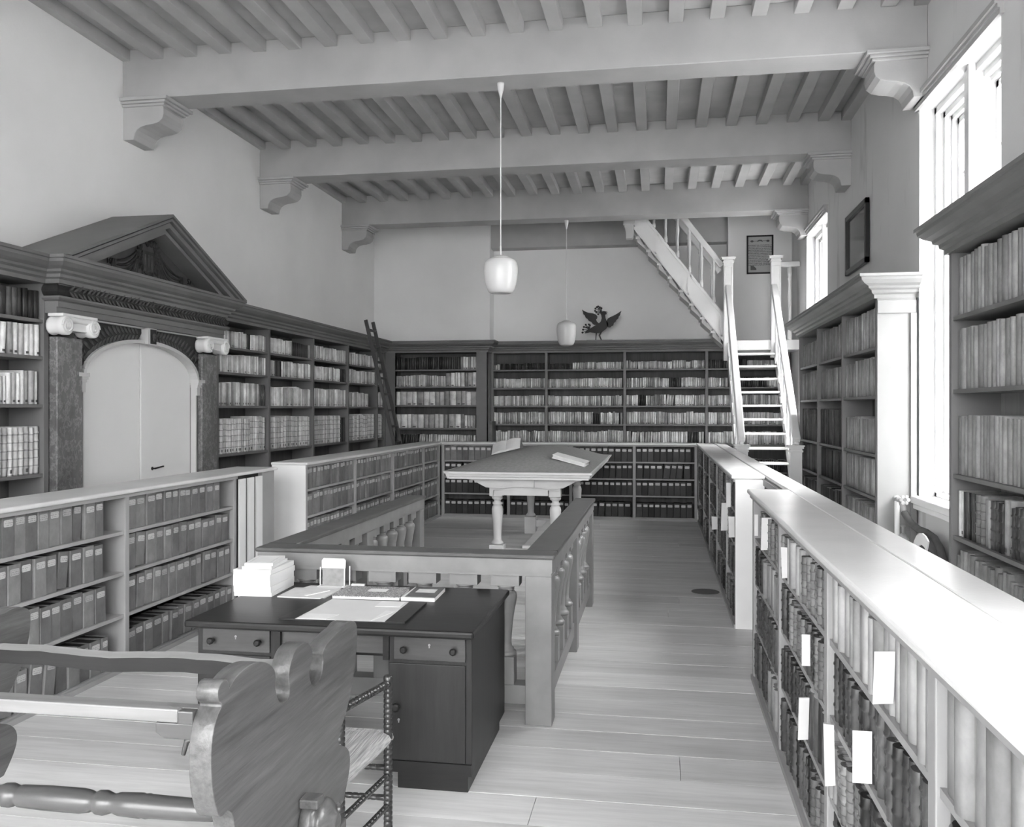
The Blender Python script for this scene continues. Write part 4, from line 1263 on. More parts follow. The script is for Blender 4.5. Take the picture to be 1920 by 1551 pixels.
m.box(-0.62, -0.42, 15.43, 15.62, 5.05, 5.45)
m.build('bracket', 'off_white_paint', st)
# ------------------------------------------------------------------ balustrade round the reading table
bl = thing('balustrade', (-1.53, 6.7, 0), 'three-sided grey wooden balustrade with vase balusters behind the desk', 'balustrade')
BX0, BX1, BY0, BY1 = -2.45, -0.60, 5.07, 8.40
RW = 0.19
def rail(nm_, x0, x1, y0, y1):
    boxo(nm_, 'rail_top_paint', bl, x0, x1, y0, y1, 0.972, 1.0, bevel=0.010)
boxo('top_rail', 'rail_top_paint', bl, BX0, BX1, BY0, BY0 + RW, 0.972, 1.0, bevel=0.010)
boxo('top_rail', 'rail_top_paint', bl, BX0, BX0 + RW, BY0 + RW, BY1, 0.972, 1.0, bevel=0.006)
boxo('top_rail', 'rail_top_paint', bl, BX1 - RW, BX1, BY0 + RW, BY1, 0.972, 1.0, bevel=0.006)
i_ = 0.014
for x0, x1, y0, y1 in ((BX0 + i_, BX1 - i_, BY0 + i_, BY0 + RW - i_), (BX0 + i_, BX0 + RW - i_, BY0 + RW - i_, BY1 - i_), (BX1 - RW + i_, BX1 - i_, BY0 + RW - i_, BY1 - i_)):
    m = MB().box(x0, x1, y0, y1, 0.893, 0.972)
    m.box(x0 + 0.006, x1 - 0.006, y0 + 0.006, y1 - 0.006, 0.872, 0.893)
    m.build('frieze_rail', 'rail_paint', bl)
cx0, cx1, cyf, cym, cyr = BX0 + 0.095, BX1 - 0.095, BY0 + 0.095, (BY0 + BY1) / 2 + 0.02, BY1 - 0.095
PW = 0.078
for x, y in ((cx0, cyf), (cx1, cyf), (cx0, cym), (cx1, cym), (cx0, cyr), (cx1, cyr)):
    boxo('post', 'rail_paint', bl, x - PW, x + PW, y - PW, y + PW, 0, 0.872, bevel=0.004)
def low_rail(x0, x1, y0, y1):
    boxo('bottom_rail', 'rail_paint', bl, x0, x1, y0, y1, 0.115, 0.225, bevel=0.003)
h = 0.058
low_rail(cx0 + PW, cx1 - PW, cyf - h, cyf + h)
for x in (cx0, cx1):
    low_rail(x - h, x + h, cyf + PW, cym - PW); low_rail(x - h, x + h, cym + PW, cyr - PW)
VASE = [(0.050, 0.385), (0.060, 0.392), (0.062, 0.405), (0.055, 0.418), (0.042, 0.424), (0.046, 0.432), (0.034, 0.445), (0.031, 0.47), (0.033, 0.52), (0.040, 0.60), (0.050, 0.67), (0.060, 0.725),
        (0.064, 0.755), (0.061, 0.775), (0.050, 0.788), (0.036, 0.793), (0.046, 0.797), (0.048, 0.803), (0.036, 0.809), (0.052, 0.814), (0.056, 0.822), (0.05, 0.83)]
VASE = [(r, 0.385 + (z - 0.385) * (0.423 / 0.445)) for r, z in VASE]
first = None
def baluster(x, y, along):
    global first
    if first is None:
        m = MB(); m.lathe(VASE, (x, y, 0), seg=20)
        first = m.build('baluster', 'rail_paint', bl)
        o = first
    else:
        o = first.copy(); COL.objects.link(o); o.parent = bl
        o.location = (x - first_xy[0], y - first_xy[1], 0)
        WLOC[o.name] = WLOC[first.name]
    a, b = (0.085, 0.055) if along == 'x' else (0.055, 0.085)
    boxo('cap_block', 'rail_paint', bl, x - a, x + a, y - b, y + b, 0.806, 0.872)
    c = 0.055
    boxo('pedestal_block', 'rail_paint', bl, x - c, x + c, y - c, y + c, 0.225, 0.387, bevel=0.003)
    return o
first_xy = (cx1, cyf + PW + 0.14)
span = (cym - PW) - (cyf + PW)
for x in (cx1, cx0):
    for y0, y1 in ((cyf + PW, cym - PW), (cym + PW, cyr - PW)):
        n = 5
        for k in range(n):
            y = y0 + (y1 - y0) * (k + 0.5) / n
            if first is None: first_xy = (x, y)
            baluster(x, y, 'y')
for k in range(6):
    baluster(cx0 + PW + (cx1 - cx0 - 2 * PW) * (k + 0.5) / 6, cyf, 'x')

# ------------------------------------------------------------------ long reading table with a low hipped top
tb = thing('reading_table', (-1.6, 11.9, 0), 'long pale reading table with cloth-covered hipped top and turned legs', 'table')
TX0, TX1, TY0, TY1, TZ = -2.47, -0.74, 9.85, 13.95, 1.13
m = MB()
m.sweep([(0, 0), (0.035, 0.0), (0.035, 0.02), (0.05, 0.03), (0.055, 0.055), (0.075, 0.06), (0.08, 0.085), (0, 0.085)], [(TX0 + 0.08, TY0 + 0.08), (TX0 + 0.08, TY1 - 0.08), (TX1 - 0.08, TY1 - 0.08), (TX1 - 0.08, TY0 + 0.08), (TX0 + 0.08, TY0 + 0.08)], TZ - 0.085, left=True)
m.box(TX0 + 0.08, TX1 - 0.08, TY0 + 0.08, TY1 - 0.08, TZ - 0.07, TZ - 0.005)
m.build('edge_moulding', 'table_paint', tb)
m = MB()
NX, NY_ = 20, 26
vs = []
for j in range(NY_ + 1):
    for i in range(NX + 1):
        u, v = i / NX, j / NY_
        hx = math.sin(math.pi * u) ** 0.9
        hy = math.sin(math.pi / 2 * min(1.0, min(v, 1 - v) / 0.24))
        vs.append((TX0 + 0.025 + (TX1 - TX0 - 0.05) * u, TY0 + 0.025 + (TY1 - TY0 - 0.05) * v, TZ + 0.002 + 0.185 * hx * hy))
fs = [(j * (NX + 1) + i, j * (NX + 1) + i + 1, (j + 1) * (NX + 1) + i + 1, (j + 1) * (NX + 1) + i) for j in range(NY_) for i in range(NX)]
m._add(vs, fs, 0, True)
m.build('cloth_top', 'table_cloth', tb)
def table_z(x, y):
    u = (x - TX0 - 0.025) / (TX1 - TX0 - 0.05); v = (y - TY0 - 0.025) / (TY1 - TY0 - 0.05)
    return TZ + 0.002 + 0.185 * math.sin(math.pi * u) ** 0.9 * math.sin(math.pi / 2 * min(1.0, min(v, 1 - v) / 0.24))
TLEG = [(0.05, 0.25), (0.068, 0.255), (0.07, 0.275), (0.058, 0.29), (0.05, 0.30), (0.046, 0.33), (0.05, 0.42), (0.058, 0.53), (0.066, 0.62), (0.068, 0.665), (0.060, 0.70), (0.045, 0.715), (0.056, 0.722), (0.056, 0.742), (0.04, 0.752), (0.04, 0.775), (0.06, 0.785), (0.066, 0.80), (0.066, 0.815), (0.05, 0.82)]
LX, LY = (-1.89, -1.20), (10.25, 13.0)
for y in LY:
    for x in LX:
        l = MB().lathe(TLEG, (x, y, 0), seg=22).build('leg', 'table_paint', tb)
        boxo('foot_block', 'table_paint', l, x - 0.085, x + 0.085, y - 0.085, y + 0.085, 0, 0.25, bevel=0.004)
        boxo('head_block', 'table_paint', l, x - 0.07, x + 0.07, y - 0.07, y + 0.07, 0.82, 0.95, bevel=0.004)
    # cross board with scrolled ends under the top, and an arched apron
    c = (LX[0] + LX[1]) / 2
    prof = [(-0.70, 1.045), (-0.68, 1.03), (-0.60, 1.015), (-0.53, 0.975), (-0.45, 0.935), (-0.34, 0.925), (-0.25, 0.925), (-0.12, 0.945), (0.12, 0.945), (0.25, 0.925), (0.34, 0.925), (0.45, 0.935), (0.53, 0.975), (0.60, 1.015), (0.68, 1.03), (0.70, 1.045)]
    MB().prism([(c + a, y - 0.17, z) for a, z in prof], (0, 0.34, 0)).build('cross_board', 'table_paint', tb)
    ap = [(-0.42, 0.925), (-0.42, 0.83), (-0.38, 0.83), (-0.37, 0.90), (-0.27, 0.905), (-0.27, 0.84), (0.27, 0.84), (0.27, 0.905), (0.37, 0.90), (0.38, 0.83), (0.42, 0.83), (0.42, 0.925), (0.13, 0.945), (-0.13, 0.945)]
    MB().prism([(c + a, y - 0.115, z) for a, z in ap], (0, 0.05, 0)).build('apron', 'table_paint', tb)
    boxo('tie_block', 'table_paint', tb, c - 0.12, c + 0.12, y - 0.20, y - 0.171, 0.945, 1.045)
    boxo('foot_rail', 'table_paint', tb, LX[0] + 0.086, LX[1] - 0.086, y - 0.05, y + 0.05, 0.10, 0.20)
MB().box(-1.60, -1.50, LY[0] + 0.051, LY[1] - 0.051, 0.14, 0.23).build('stretcher', 'table_paint', tb)

def table_frame(x, y, rz, tilt=0.0, lift=0.0):
    """orientation of something lying on the sloping cloth at x, y"""
    e = 0.06
    n = Vector((-(table_z(x + e, y) - table_z(x - e, y)) / (2 * e), -(table_z(x, y + e) - table_z(x, y - e)) / (2 * e), 1)).normalized()
    u = Vector((math.cos(rz), math.sin(rz), 0)); u = (u - n * u.dot(n)).normalized(); v = n.cross(u)
    M = Matrix((u, v, n)).transposed().to_4x4()
    if tilt: M = M @ Matrix.Rotation(tilt, 4, 'X')
    M.translation = Vector((x, y, table_z(x, y) + 0.004 + lift))
    return M
ob = thing('open_book', (0, 0, 0), 'open book propped on the left slope of the reading table', 'book')
bwid, bh = 0.20, 0.30
MB().box(-bwid - 0.008, bwid + 0.008, -bh / 2 - 0.008, bh / 2 + 0.008, 0.002, 0.008).build('cover', 'board_cover', ob)
for s_ in (-1, 1):
    top = [(s_ * bwid * i / 8, 0.012 + 0.034 * math.sin(math.pi * min(1, i / 8 * 0.9 + 0.12)) * (1 - 0.4 * i / 8)) for i in range(9)]
    MB().prism([(a, -bh / 2, b) for a, b in top] + [(s_ * bwid, -bh / 2, 0.0085), (0, -bh / 2, 0.0085)], (0, bh, 0)).build('page_block', 'paper', ob)
MB().prism([(-bwid, -bh / 2, 0.0), (-bwid, bh / 2, 0.0), (-bwid, bh / 2, -0.14)], (2 * bwid, 0, 0)).build('wedge_support', 'board_cover', ob)
ob.matrix_world = table_frame(-2.06, 11.85, 0.0, math.radians(25), 0.066)
cb = thing('closed_book', (0, 0, 0), 'white closed book on the right slope of the reading table', 'book')
MB().box(-0.205, 0.205, -0.14, 0.14, 0.0, 0.006).box(-0.205, 0.205, -0.14, 0.14, 0.038, 0.044).build('cover', 'paper', cb)
MB().box(-0.198, 0.198, -0.134, 0.134, 0.0065, 0.0375).build('page_block', 'paper_dull', cb)
cb.matrix_world = table_frame(-1.05, 10.52, math.radians(-6))

# ------------------------------------------------------------------ pedestal desk
dk = thing('desk', (-1.57, 4.55, 0), 'dark oak pedestal desk with drawers in front of the balustrade', 'desk')
DX0, DX1, DY0, DY1, DZ = -2.33, -0.86, 4.04, 5.055, 0.80
boxo('desk_top', 'dark_oak', dk, DX0, DX1, DY0, DY1, DZ - 0.038, DZ, bevel=0.012)
def knob(x, z, par, r=0.017, y=DY0 + 0.075):
    m = MB().lathe([(r * 0.6, 0), (r * 0.55, 0.012), (r, 0.02), (r * 1.05, 0.03), (r * 0.6, 0.037)], (x, y, z), (0, -1, 0), 8)
    m.build('knob', 'dark_oak', par, bevel=0)
def keyhole(x, z, par, y=DY0 + 0.0755):
    MB().lathe([(0.006, 0), (0.006, 0.003)], (x, y, z), (0, -1, 0), 10).box(x - 0.0025, x + 0.0025, y - 0.003, y, z - 0.014, z).build('keyhole', 'brass', par)
FY = DY0 + 0.075
PED = ((-2.30, -1.88), (-1.30, -0.885))
for k, (a, b) in enumerate(PED):
    pd = boxo('pedestal', 'dark_oak_up', dk, a, b, FY + 0.012, DY1 - 0.03, 0.09, DZ - 0.038, bevel=0.003)
    boxo('plinth', 'dark_oak', pd, a + 0.04, b - 0.025, FY + 0.035, DY1 - 0.06, 0.0, 0.09)
    boxo('foot_rail', 'dark_oak', pd, a, b, FY, FY + 0.0115, 0.09, 0.145)
    dr = boxo('drawer', 'drawer_oak', pd, a + 0.03, b - 0.03, FY, FY + 0.0115, 0.635, 0.748, bevel=0.003)
    knob(a + 0.085, 0.69, dr, y=FY); knob(b - 0.085, 0.69, dr, y=FY); keyhole((a + b) / 2, 0.712, dr, y=FY)
    dd = boxo('cupboard_door', 'dark_oak_up', pd, a + 0.004, b - 0.03, FY, FY + 0.0115, 0.150, 0.618, bevel=0.003)
    knob(a + 0.045, 0.41, dd, 0.022, y=FY); keyhole(a + 0.055, 0.345, dd, y=FY)
boxo('apron', 'drawer_oak', dk, -1.879, -1.301, FY + 0.02, FY + 0.04, 0.655, DZ - 0.038)
boxo('modesty_panel', 'dark_oak', dk, -1.879, -1.301, 4.90, 4.92, 0.42, DZ - 0.038)
boxo('stile', 'dark_oak', dk, -1.885, -1.855, FY, FY + 0.019, 0.63, DZ - 0.038)
boxo('stile', 'dark_oak', dk, -1.325, -1.295, FY - 0.001, FY + 0.019, 0.63, DZ - 0.038)

# ------------------------------------------------------------------ things on the desk
def slab(name, mat, pts, z0, z1, label, cat, bevel=0.0, group=None):
    cx, cy_ = sum(p[0] for p in pts) / len(pts), sum(p[1] for p in pts) / len(pts)
    o = MB().prism([(p[0], p[1], z0) for p in pts], (0, 0, z1 - z0)).build(name, mat, None, loc=(cx, cy_, z0), bevel=bevel)
    return tag(o, label, cat, group)
ZD = DZ + 0.0005
RS = random.Random(11)
ztop = ZD
labs = ['lowest white paper bundle of the stack on the desk', 'second white paper bundle from the bottom of the stack', 'middle white paper bundle of the stack on the desk', 'fourth white paper bundle from the bottom of the stack', 'white bundle just under the top book of the stack']
for k in range(5):
    th = (0.022, 0.034, 0.034, 0.030, 0.026)[k]
    c = (-2.245 + RS.uniform(-0.006, 0.006), 4.79 + RS.uniform(-0.008, 0.008)); a = RS.uniform(-0.04, 0.04)
    pts = [(c[0] + px * math.cos(a) - py * math.sin(a), c[1] + px * math.sin(a) + py * math.cos(a)) for px, py in ((-0.115, -0.17), (0.105, -0.17), (0.105, 0.16), (-0.115, 0.16))]
    slab('paper_bundle', 'paper', pts, ztop, ztop + th, labs[k], 'papers', group='stack on the desk'); ztop += th + 0.0005
for k, (hw, hh, a, lb) in enumerate(((0.085, 0.14, 0.10, 'thin white volume second from the top of the desk stack'), (0.08, 0.13, 0.16, 'white pamphlet with framed title topping the desk stack'))):
    pts = [(-2.245 + px * math.cos(a) - py * math.sin(a), 4.78 + px * math.sin(a) + py * math.cos(a)) for px, py in ((-hw, -hh), (hw, -hh), (hw, hh), (-hw, hh))]
    o = slab('pamphlet', 'paper', pts, ztop, ztop + 0.016, lb, 'pamphlet'); ztop += 0.0165
    if k == 1:
        m = MB()
        for s0, s1 in (((-0.06, -0.10), (0.06, -0.10)), ((0.06, -0.10), (0.06, 0.10)), ((0.06, 0.10), (-0.06, 0.10)), ((-0.06, 0.10), (-0.06, -0.10))):
            q = [(-2.245 + px * math.cos(a) - py * math.sin(a), 4.78 + px * math.sin(a) + py * math.cos(a), ztop) for px, py in (s0, s1)]
            m.bar(q[0], q[1], 0.004, 0.001)
        m.build('title_border', 'paper_dull', o)
slab('flat_folder', 'paper_dull', [(-2.10, 4.62), (-1.83, 4.615), (-1.815, 4.86), (-2.10, 4.87)], ZD, ZD + 0.006, 'flat pale folder lying beside the white paper stack', 'folder')
slab('loose_sheet', 'paper', [(-2.06, 4.88), (-1.84, 4.875), (-1.83, 4.94), (-2.04, 4.96)], ZD, ZD + 0.002, 'loose sheet tucked behind the flat pale folder', 'paper')
slab('letter_opener', 'paper', [(-1.955, 4.66), (-1.94, 4.65), (-1.86, 4.80), (-1.87, 4.805)], ZD + 0.0065, ZD + 0.011, 'white paper knife lying across the flat folder', 'paper knife')
mb1 = slab('marbled_notebook', 'paper', [(-1.785, 4.64), (-1.405, 4.655), (-1.425, 4.92), (-1.79, 4.90)], ZD, ZD + 0.014, 'marbled notebook with white title label behind the blotter', 'notebook')
MB().prism([(-1.787, 4.638, ZD + 0.0142), (-1.403, 4.653, ZD + 0.0142), (-1.423, 4.922, ZD + 0.0142), (-1.792, 4.902, ZD + 0.0142)], (0, 0, 0.004)).build('cover', 'marbled_paper', mb1)
MB().prism([(-1.63, 4.77, ZD + 0.0184), (-1.52, 4.775, ZD + 0.0184), (-1.523, 4.85, ZD + 0.0184), (-1.63, 4.845, ZD + 0.0184)], (0, 0, 0.001)).build('title_label', 'paper', mb1)
mb2 = slab('dark_notebook', 'paper', [(-1.395, 4.65), (-1.205, 4.65), (-1.215, 4.93), (-1.395, 4.94)], ZD, ZD + 0.018, 'dark notebook with pale label right of the marbled one', 'notebook')
MB().prism([(-1.375, 4.665, ZD + 0.0182), (-1.207, 4.665, ZD + 0.0182), (-1.217, 4.928, ZD + 0.0182), (-1.385, 4.935, ZD + 0.0182)], (0, 0, 0.003)).build('cover', 'board_cover', mb2)
MB().prism([(-1.35, 4.78, ZD + 0.0213), (-1.24, 4.78, ZD + 0.0213), (-1.243, 4.87, ZD + 0.0213), (-1.35, 4.87, ZD + 0.0213)], (0, 0, 0.001)).build('title_label', 'paper_dull', mb2)
bt = slab('desk_blotter', 'dark_oak', [(-1.87, 4.13), (-1.225, 4.15), (-1.235, 4.60), (-1.83, 4.60)], ZD, ZD + 0.006, 'dark desk blotter with pale writing sheet', 'blotter')
MB().prism([(-1.785, 4.133, ZD + 0.0062), (-1.325, 4.148, ZD + 0.0062), (-1.33, 4.598, ZD + 0.0062), (-1.77, 4.598, ZD + 0.0062)], (0, 0, 0.001)).build('blotting_sheet', 'blotter_paper', bt)
for p in ([(-1.87, 4.13), (-1.785, 4.133), (-1.77, 4.60), (-1.83, 4.60)], [(-1.325, 4.148), (-1.225, 4.15), (-1.235, 4.60), (-1.33, 4.60)]):
    MB().prism([(a, b, ZD + 0.0063) for a, b in p], (0, 0, 0.003)).build('side_panel', 'frame_black', bt)
slab('note_slip', 'paper', [(-1.48, 4.46), (-1.345, 4.465), (-1.345, 4.59), (-1.48, 4.588)], ZD + 0.0074, ZD + 0.009, 'white note slip on the far right corner of the blotter', 'paper')
slab('note_slip', 'paper', [(-1.775, 4.14), (-1.63, 4.145), (-1.60, 4.25), (-1.76, 4.25)], ZD + 0.0074, ZD + 0.009, 'white note slip on the near left corner of the blotter', 'paper')
slab('note_slip', 'paper', [(-1.40, 4.15), (-1.345, 4.33), (-1.34, 4.36), (-1.39, 4.37)], ZD + 0.0074, ZD + 0.0095, 'narrow folded white slip at the right of the blotter', 'paper')
cs = thing('card_stand', (-1.90, 4.985, ZD), 'small wire stand holding a white-headed card on the desk', 'card stand')
MB().box(-1.975, -1.835, 4.975, 4.982, ZD + 0.004, ZD + 0.115).build('card', 'table_cloth', cs)
MB().prism([(-1.977 + a, 4.970, ZD + 0.105 + b) for a, b in ((0, 0), (0.144, 0), (0.146, 0.045), (0.135, 0.058), (0.01, 0.058), (0, 0.045))], (0, 0.014, 0)).build('card_head', 'paper', cs)
for x in (-1.985, -1.835):
    MB().tube([(x, 4.93, ZD + 0.003), (x, 4.965, ZD + 0.003), (x, 4.968, ZD + 0.11)], 0.004, 6).build('wire', 'white_paint', cs)
MB().tube([(-1.815, 5.0, ZD + 0.003), (-1.815, 5.0, ZD + 0.115)], 0.0035, 6).build('wire', 'white_paint', cs)
MB().box(-1.99, -1.81, 4.93, 5.01, ZD, ZD + 0.003).build('base', 'white_paint', cs)
slab('paper_slip', 'paper', [(-1.80, 4.985), (-1.72, 4.99), (-1.72, 5.01), (-1.80, 5.01)], ZD, ZD + 0.012, 'small white folded slip beside the card stand', 'paper')

# ------------------------------------------------------------------ rush-seated armchair
ch = thing('armchair', (-1.42, 3.42, 0), 'dark bobbin-turned armchair with rush seat drawn up to the desk', 'chair')
def bobbin(p, q, r, pitch, par, name, ends=0.05, seg=12, grow=1.0):
    p, q = Vector(p), Vector(q); L = (q - p).length
    prof = [(r * 0.8, 0), (r, 0.004), (r, ends)]
    z = ends
    while z < L - ends - pitch:
        prof += [(r * 0.84, z + 0.002), (r * 0.97, z + pitch * 0.2), (r * grow, z + pitch * 0.5), (r * 0.97, z + pitch * 0.8), (r * 0.84, z + pitch)]
        z += pitch
    prof += [(r, z + 0.004), (r, L - 0.006), (r * 0.7, L)]
    return MB().lathe(prof, p, q - p, seg).build(name, 'chair_wood', par)
FXR, FXL, FY1, RY1, RXR, RXL = -1.155, -1.69, 3.66, 3.20, -1.20, -1.64
for x, y, top in ((FXR, FY1, 0.70), (FXL, FY1, 0.70), (RXR, RY1, 0.80), (RXL, RY1, 0.80)):
    bobbin((x, y, 0), (x, y, top), 0.020, 0.022, ch, 'leg')
for a, b in (((FXR, FY1, 0.665), (RXR, RY1, 0.70)), ((FXL, FY1, 0.665), (RXL, RY1, 0.70))):
    bobbin(a, b, 0.017, 0.03, ch, 'arm_rail')
for z in (0.14, 0.27):
    for a, b in (((FXR, FY1, z), (RXR, RY1, z + 0.01)), ((FXL, FY1, z), (RXL, RY1, z + 0.01)), ((FXR, FY1, z + 0.03), (FXL, FY1, z + 0.03)), ((RXR, RY1, z + 0.03), (RXL, RY1, z + 0.03))):
        bobbin(a, b, 0.013, 0.028, ch, 'stretcher')
for z in (0.56, 0.66, 0.75):
    MB().bar((RXR, RY1, z), (RXL, RY1, z), 0.012, 0.06).build('back_slat', 'chair_wood', ch, bevel=0.004)
m = MB(); cxx, cyy, zz = (FXR + FXL) / 2, (FY1 + RY1) / 2, 0.45
cor = [(FXL + 0.01, FY1 + 0.02), (FXR - 0.01, FY1 + 0.02), (RXR - 0.01, RY1 - 0.01), (RXL + 0.01, RY1 - 0.01)]
N = 10
vs = []
for j in range(N + 1):
    for i in range(N + 1):
        u, v = i / N, j / N
        x = (cor[0][0] * (1 - u) + cor[1][0] * u) * (1 - v) + (cor[3][0] * (1 - u) + cor[2][0] * u) * v
        y = cor[0][1] * (1 - v) + cor[3][1] * v
        e = min(u, 1 - u, v, 1 - v)
        d = 0.012 * min(1, e * 8) - 0.018 * max(0, (e - 0.1) / 0.4)
        vs.append((x, y, zz + d))
m._add(vs, [(j * (N + 1) + i, (j + 1) * (N + 1) + i, (j + 1) * (N + 1) + i + 1, j * (N + 1) + i + 1) for j in range(N) for i in range(N)], 0, True)
m._add([(x, y, z - 0.055) for x, y, z in vs], [(j * (N + 1) + i, j * (N + 1) + i + 1, (j + 1) * (N + 1) + i + 1, (j + 1) * (N + 1) + i) for j in range(N) for i in range(N)], 0, True)
for a, b in zip(cor, cor[1:] + cor[:1]):
    m.tube([(a[0], a[1], zz - 0.024), ((a[0] + b[0]) / 2, (a[1] + b[1]) / 2, zz - 0.026), (b[0], b[1], zz - 0.024)], 0.03, 10)
m.build('rush_seat', 'rush_seat', ch)

# ------------------------------------------------------------------ book wheel in the foreground
bw = thing('book_wheel', (-1.45, 2.1, 0), 'large wooden book wheel with lobed side boards and turned rod in the foreground', 'book wheel')
OUT = [(1000, 800), (1002, 900), (1008, 980), (1030, 1075), (1048, 1098), (1075, 1062), (1092, 1064), (1106, 1090), (1112, 1150), (1130, 1230), (1200, 1310), (1320, 1370), (1450, 1370), (1545, 1300), (1580, 1200),
       (1592, 1110), (1588, 1060), (1600, 1015), (1622, 1040), (1640, 960), (1655, 880), (1660, 820), (1655, 780), (1640, 758), (1615, 756), (1603, 740), (1610, 690), (1640, 600), (1660, 510), (1678, 410), (1690, 290), (1692, 220),
       (1690, 175), (1672, 160), (1645, 168), (1630, 192), (1590, 225), (1550, 268), (1528, 312), (1533, 345), (1530, 390), (1518, 440), (1498, 468), (1478, 466), (1468, 440), (1466, 395),
       (1478, 350), (1482, 310), (1474, 280), (1455, 262), (1425, 272), (1395, 310), (1375, 370), (1367, 440), (1374, 480), (1370, 525), (1350, 552), (1325, 548), (1310, 515), (1304, 470), (1308, 420), (1298, 385), (1270, 360), (1225, 355), (1170, 378), (1120, 425), (1092, 470), (1088, 482),
       (1082, 445), (1064, 438), (1042, 462), (1032, 505), (1036, 545), (1056, 560), (1030, 610), (1010, 690)]
def on_x(px, py, X):
    c, s = math.cos(YAW), math.sin(YAW)
    a, b = (px - 960) / F_PX, -(py - 767) / F_PX
    t = X / (a * c - s)
    return (a * s + c) * t, EYE + b * t
CX = -0.90
YZ = [on_x(a / 2.526, 1100 + b / 2.526, CX) for a, b in OUT]
YZ = [q for i in range(len(YZ)) for q in ((0.75 * YZ[i][0] + 0.25 * YZ[(i + 1) % len(YZ)][0], 0.75 * YZ[i][1] + 0.25 * YZ[(i + 1) % len(YZ)][1]), (0.25 * YZ[i][0] + 0.75 * YZ[(i + 1) % len(YZ)][0], 0.25 * YZ[i][1] + 0.75 * YZ[(i + 1) % len(YZ)][1]))]
CHEEKS = (CX, -2.0)
for x in CHEEKS:
    MB().prism([(x - 0.05, y, z) for y, z in YZ], (0.05, 0, 0), side_mi=0, smooth=True).build('side_board', 'wheel_wood', bw, bevel=0.005)
def wavy_bar(y, z, th, hh, drop, seed, name='ledge'):
    rr = random.Random(seed); n = 26; xs = [CHEEKS[1] + (CX - 0.05 - CHEEKS[1]) * i / n for i in range(n + 1)]
    tops = [z + 0.004 * math.sin(i * 0.55 + seed) + rr.uniform(-0.0015, 0.0015) for i in range(n + 1)]
    m = MB()
    vs = []
    for x, t in zip(xs, tops):
        vs += [(x, y, t - 0.010), (x, y + th, t), (x, y + th + drop, t - hh), (x, y + drop * 0.3, t - hh)]
    fs = []; mi = []
    for i in range(n):
        a, b = i * 4, (i + 1) * 4
        m_ = [(a, b, b + 1, a + 1), (a + 1, b + 1, b + 2, a + 2), (a + 2, b + 2, b + 3, a + 3), (a + 3, b + 3, b, a)]
        fs += m_
    m._add(vs, fs); m._add(vs[:4], [(0, 1, 2, 3)]); m._add(vs[-4:], [(3, 2, 1, 0)])
    for i in range(len(m.f)):
        m.mi[i] = 1 if i < 4 * n and i % 4 == 0 else 0  # lit top and shaded lower faces painted in as two tones of wood
    return m.build(name, ['wheel_shaded', 'wheel_edge'], bw)
wavy_bar(2.06, 1.224, 0.025, 0.05, 0.05, 3)
# nearer ledge: pale top and front, on brackets with wing bolts
m = MB().box(CHEEKS[1], CX - 0.085, 1.685, 1.705, 1.198, 1.226, 1).box(CHEEKS[1], CX - 0.05, 1.705, 1.735, 1.198, 1.224, 1).box(CX - 0.085, CX - 0.05, 1.683, 1.706, 1.196, 1.224, 0)
m.build('ledge', ['wheel_wood_x', 'wheel_edge'], bw, bevel=0.003)
for x0, x1, s_ in ((CX - 0.145, CX - 0.05, 1), (CHEEKS[1], CHEEKS[1] + 0.12, -1)):
    pts = [(x0, 1.70, 1.192), (x1, 1.70, 1.192), (x1, 1.70, 1.158), (x0 + (0.02 if s_ == 1 else 0), 1.70, 1.158), (x0, 1.70, 1.17)] if s_ == 1 else [(x0, 1.70, 1.192), (x1, 1.70, 1.192), (x1, 1.70, 1.17), (x1 - 0.02, 1.70, 1.158), (x0, 1.70, 1.158)]
    br = MB().prism(pts, (0, 0.07, 0)).build('bracket', 'wheel_wood_x', bw, bevel=0.003)
    xc = x0 + 0.055 if s_ == 1 else x1 - 0.055
    MB().lathe([(0.006, 0), (0.006, 0.03), (0.009, 0.032), (0.004, 0.045)], (xc + 0.02, 1.735, 1.157), (0, 0, -1), 8).tube([(xc + 0.02, 1.735, 1.15), (xc, 1.73, 1.145), (xc - 0.008, 1.73, 1.115)], [0.006, 0.007, 0.005], 6).build('wing_bolt', 'chair_wood', br)
    b2 = MB().prism([(p[0], p[1] + 0.40, p[2] - 0.005) for p in pts], (0, 0.07, 0)).build('bracket', 'wheel_wood_x', bw, bevel=0.003)
# turned rod between the boards
L = CX - 0.05 - CHEEKS[1]
prof = [(0.018, 0)]
for u, r in ((0.02, 0.02), (0.06, 0.024), (0.20, 0.026), (0.33, 0.027), (0.335, 0.024), (0.345, 0.028), (0.355, 0.024), (0.36, 0.0265), (0.46, 0.026), (0.475, 0.019), (0.485, 0.021), (0.495, 0.026), (0.51, 0.027), (0.52, 0.024), (0.525, 0.019), (0.535, 0.0245),
             (0.60, 0.027), (0.68, 0.027), (0.70, 0.024), (0.71, 0.019), (0.72, 0.026), (0.735, 0.027), (0.75, 0.022), (0.755, 0.020), (0.77, 0.025), (0.82, 0.027), (0.825, 0.025), (0.835, 0.027), (0.84, 0.0255), (0.93, 0.024), (0.985, 0.021), (0.99, 0.016), (1.0, 0.016)):
    prof.append((r, u * L))
MB().lathe(prof, (CHEEKS[1], 1.80, 0.965), (1, 0, 0), 24).build('turned_rod', 'wheel_wood_x', bw)
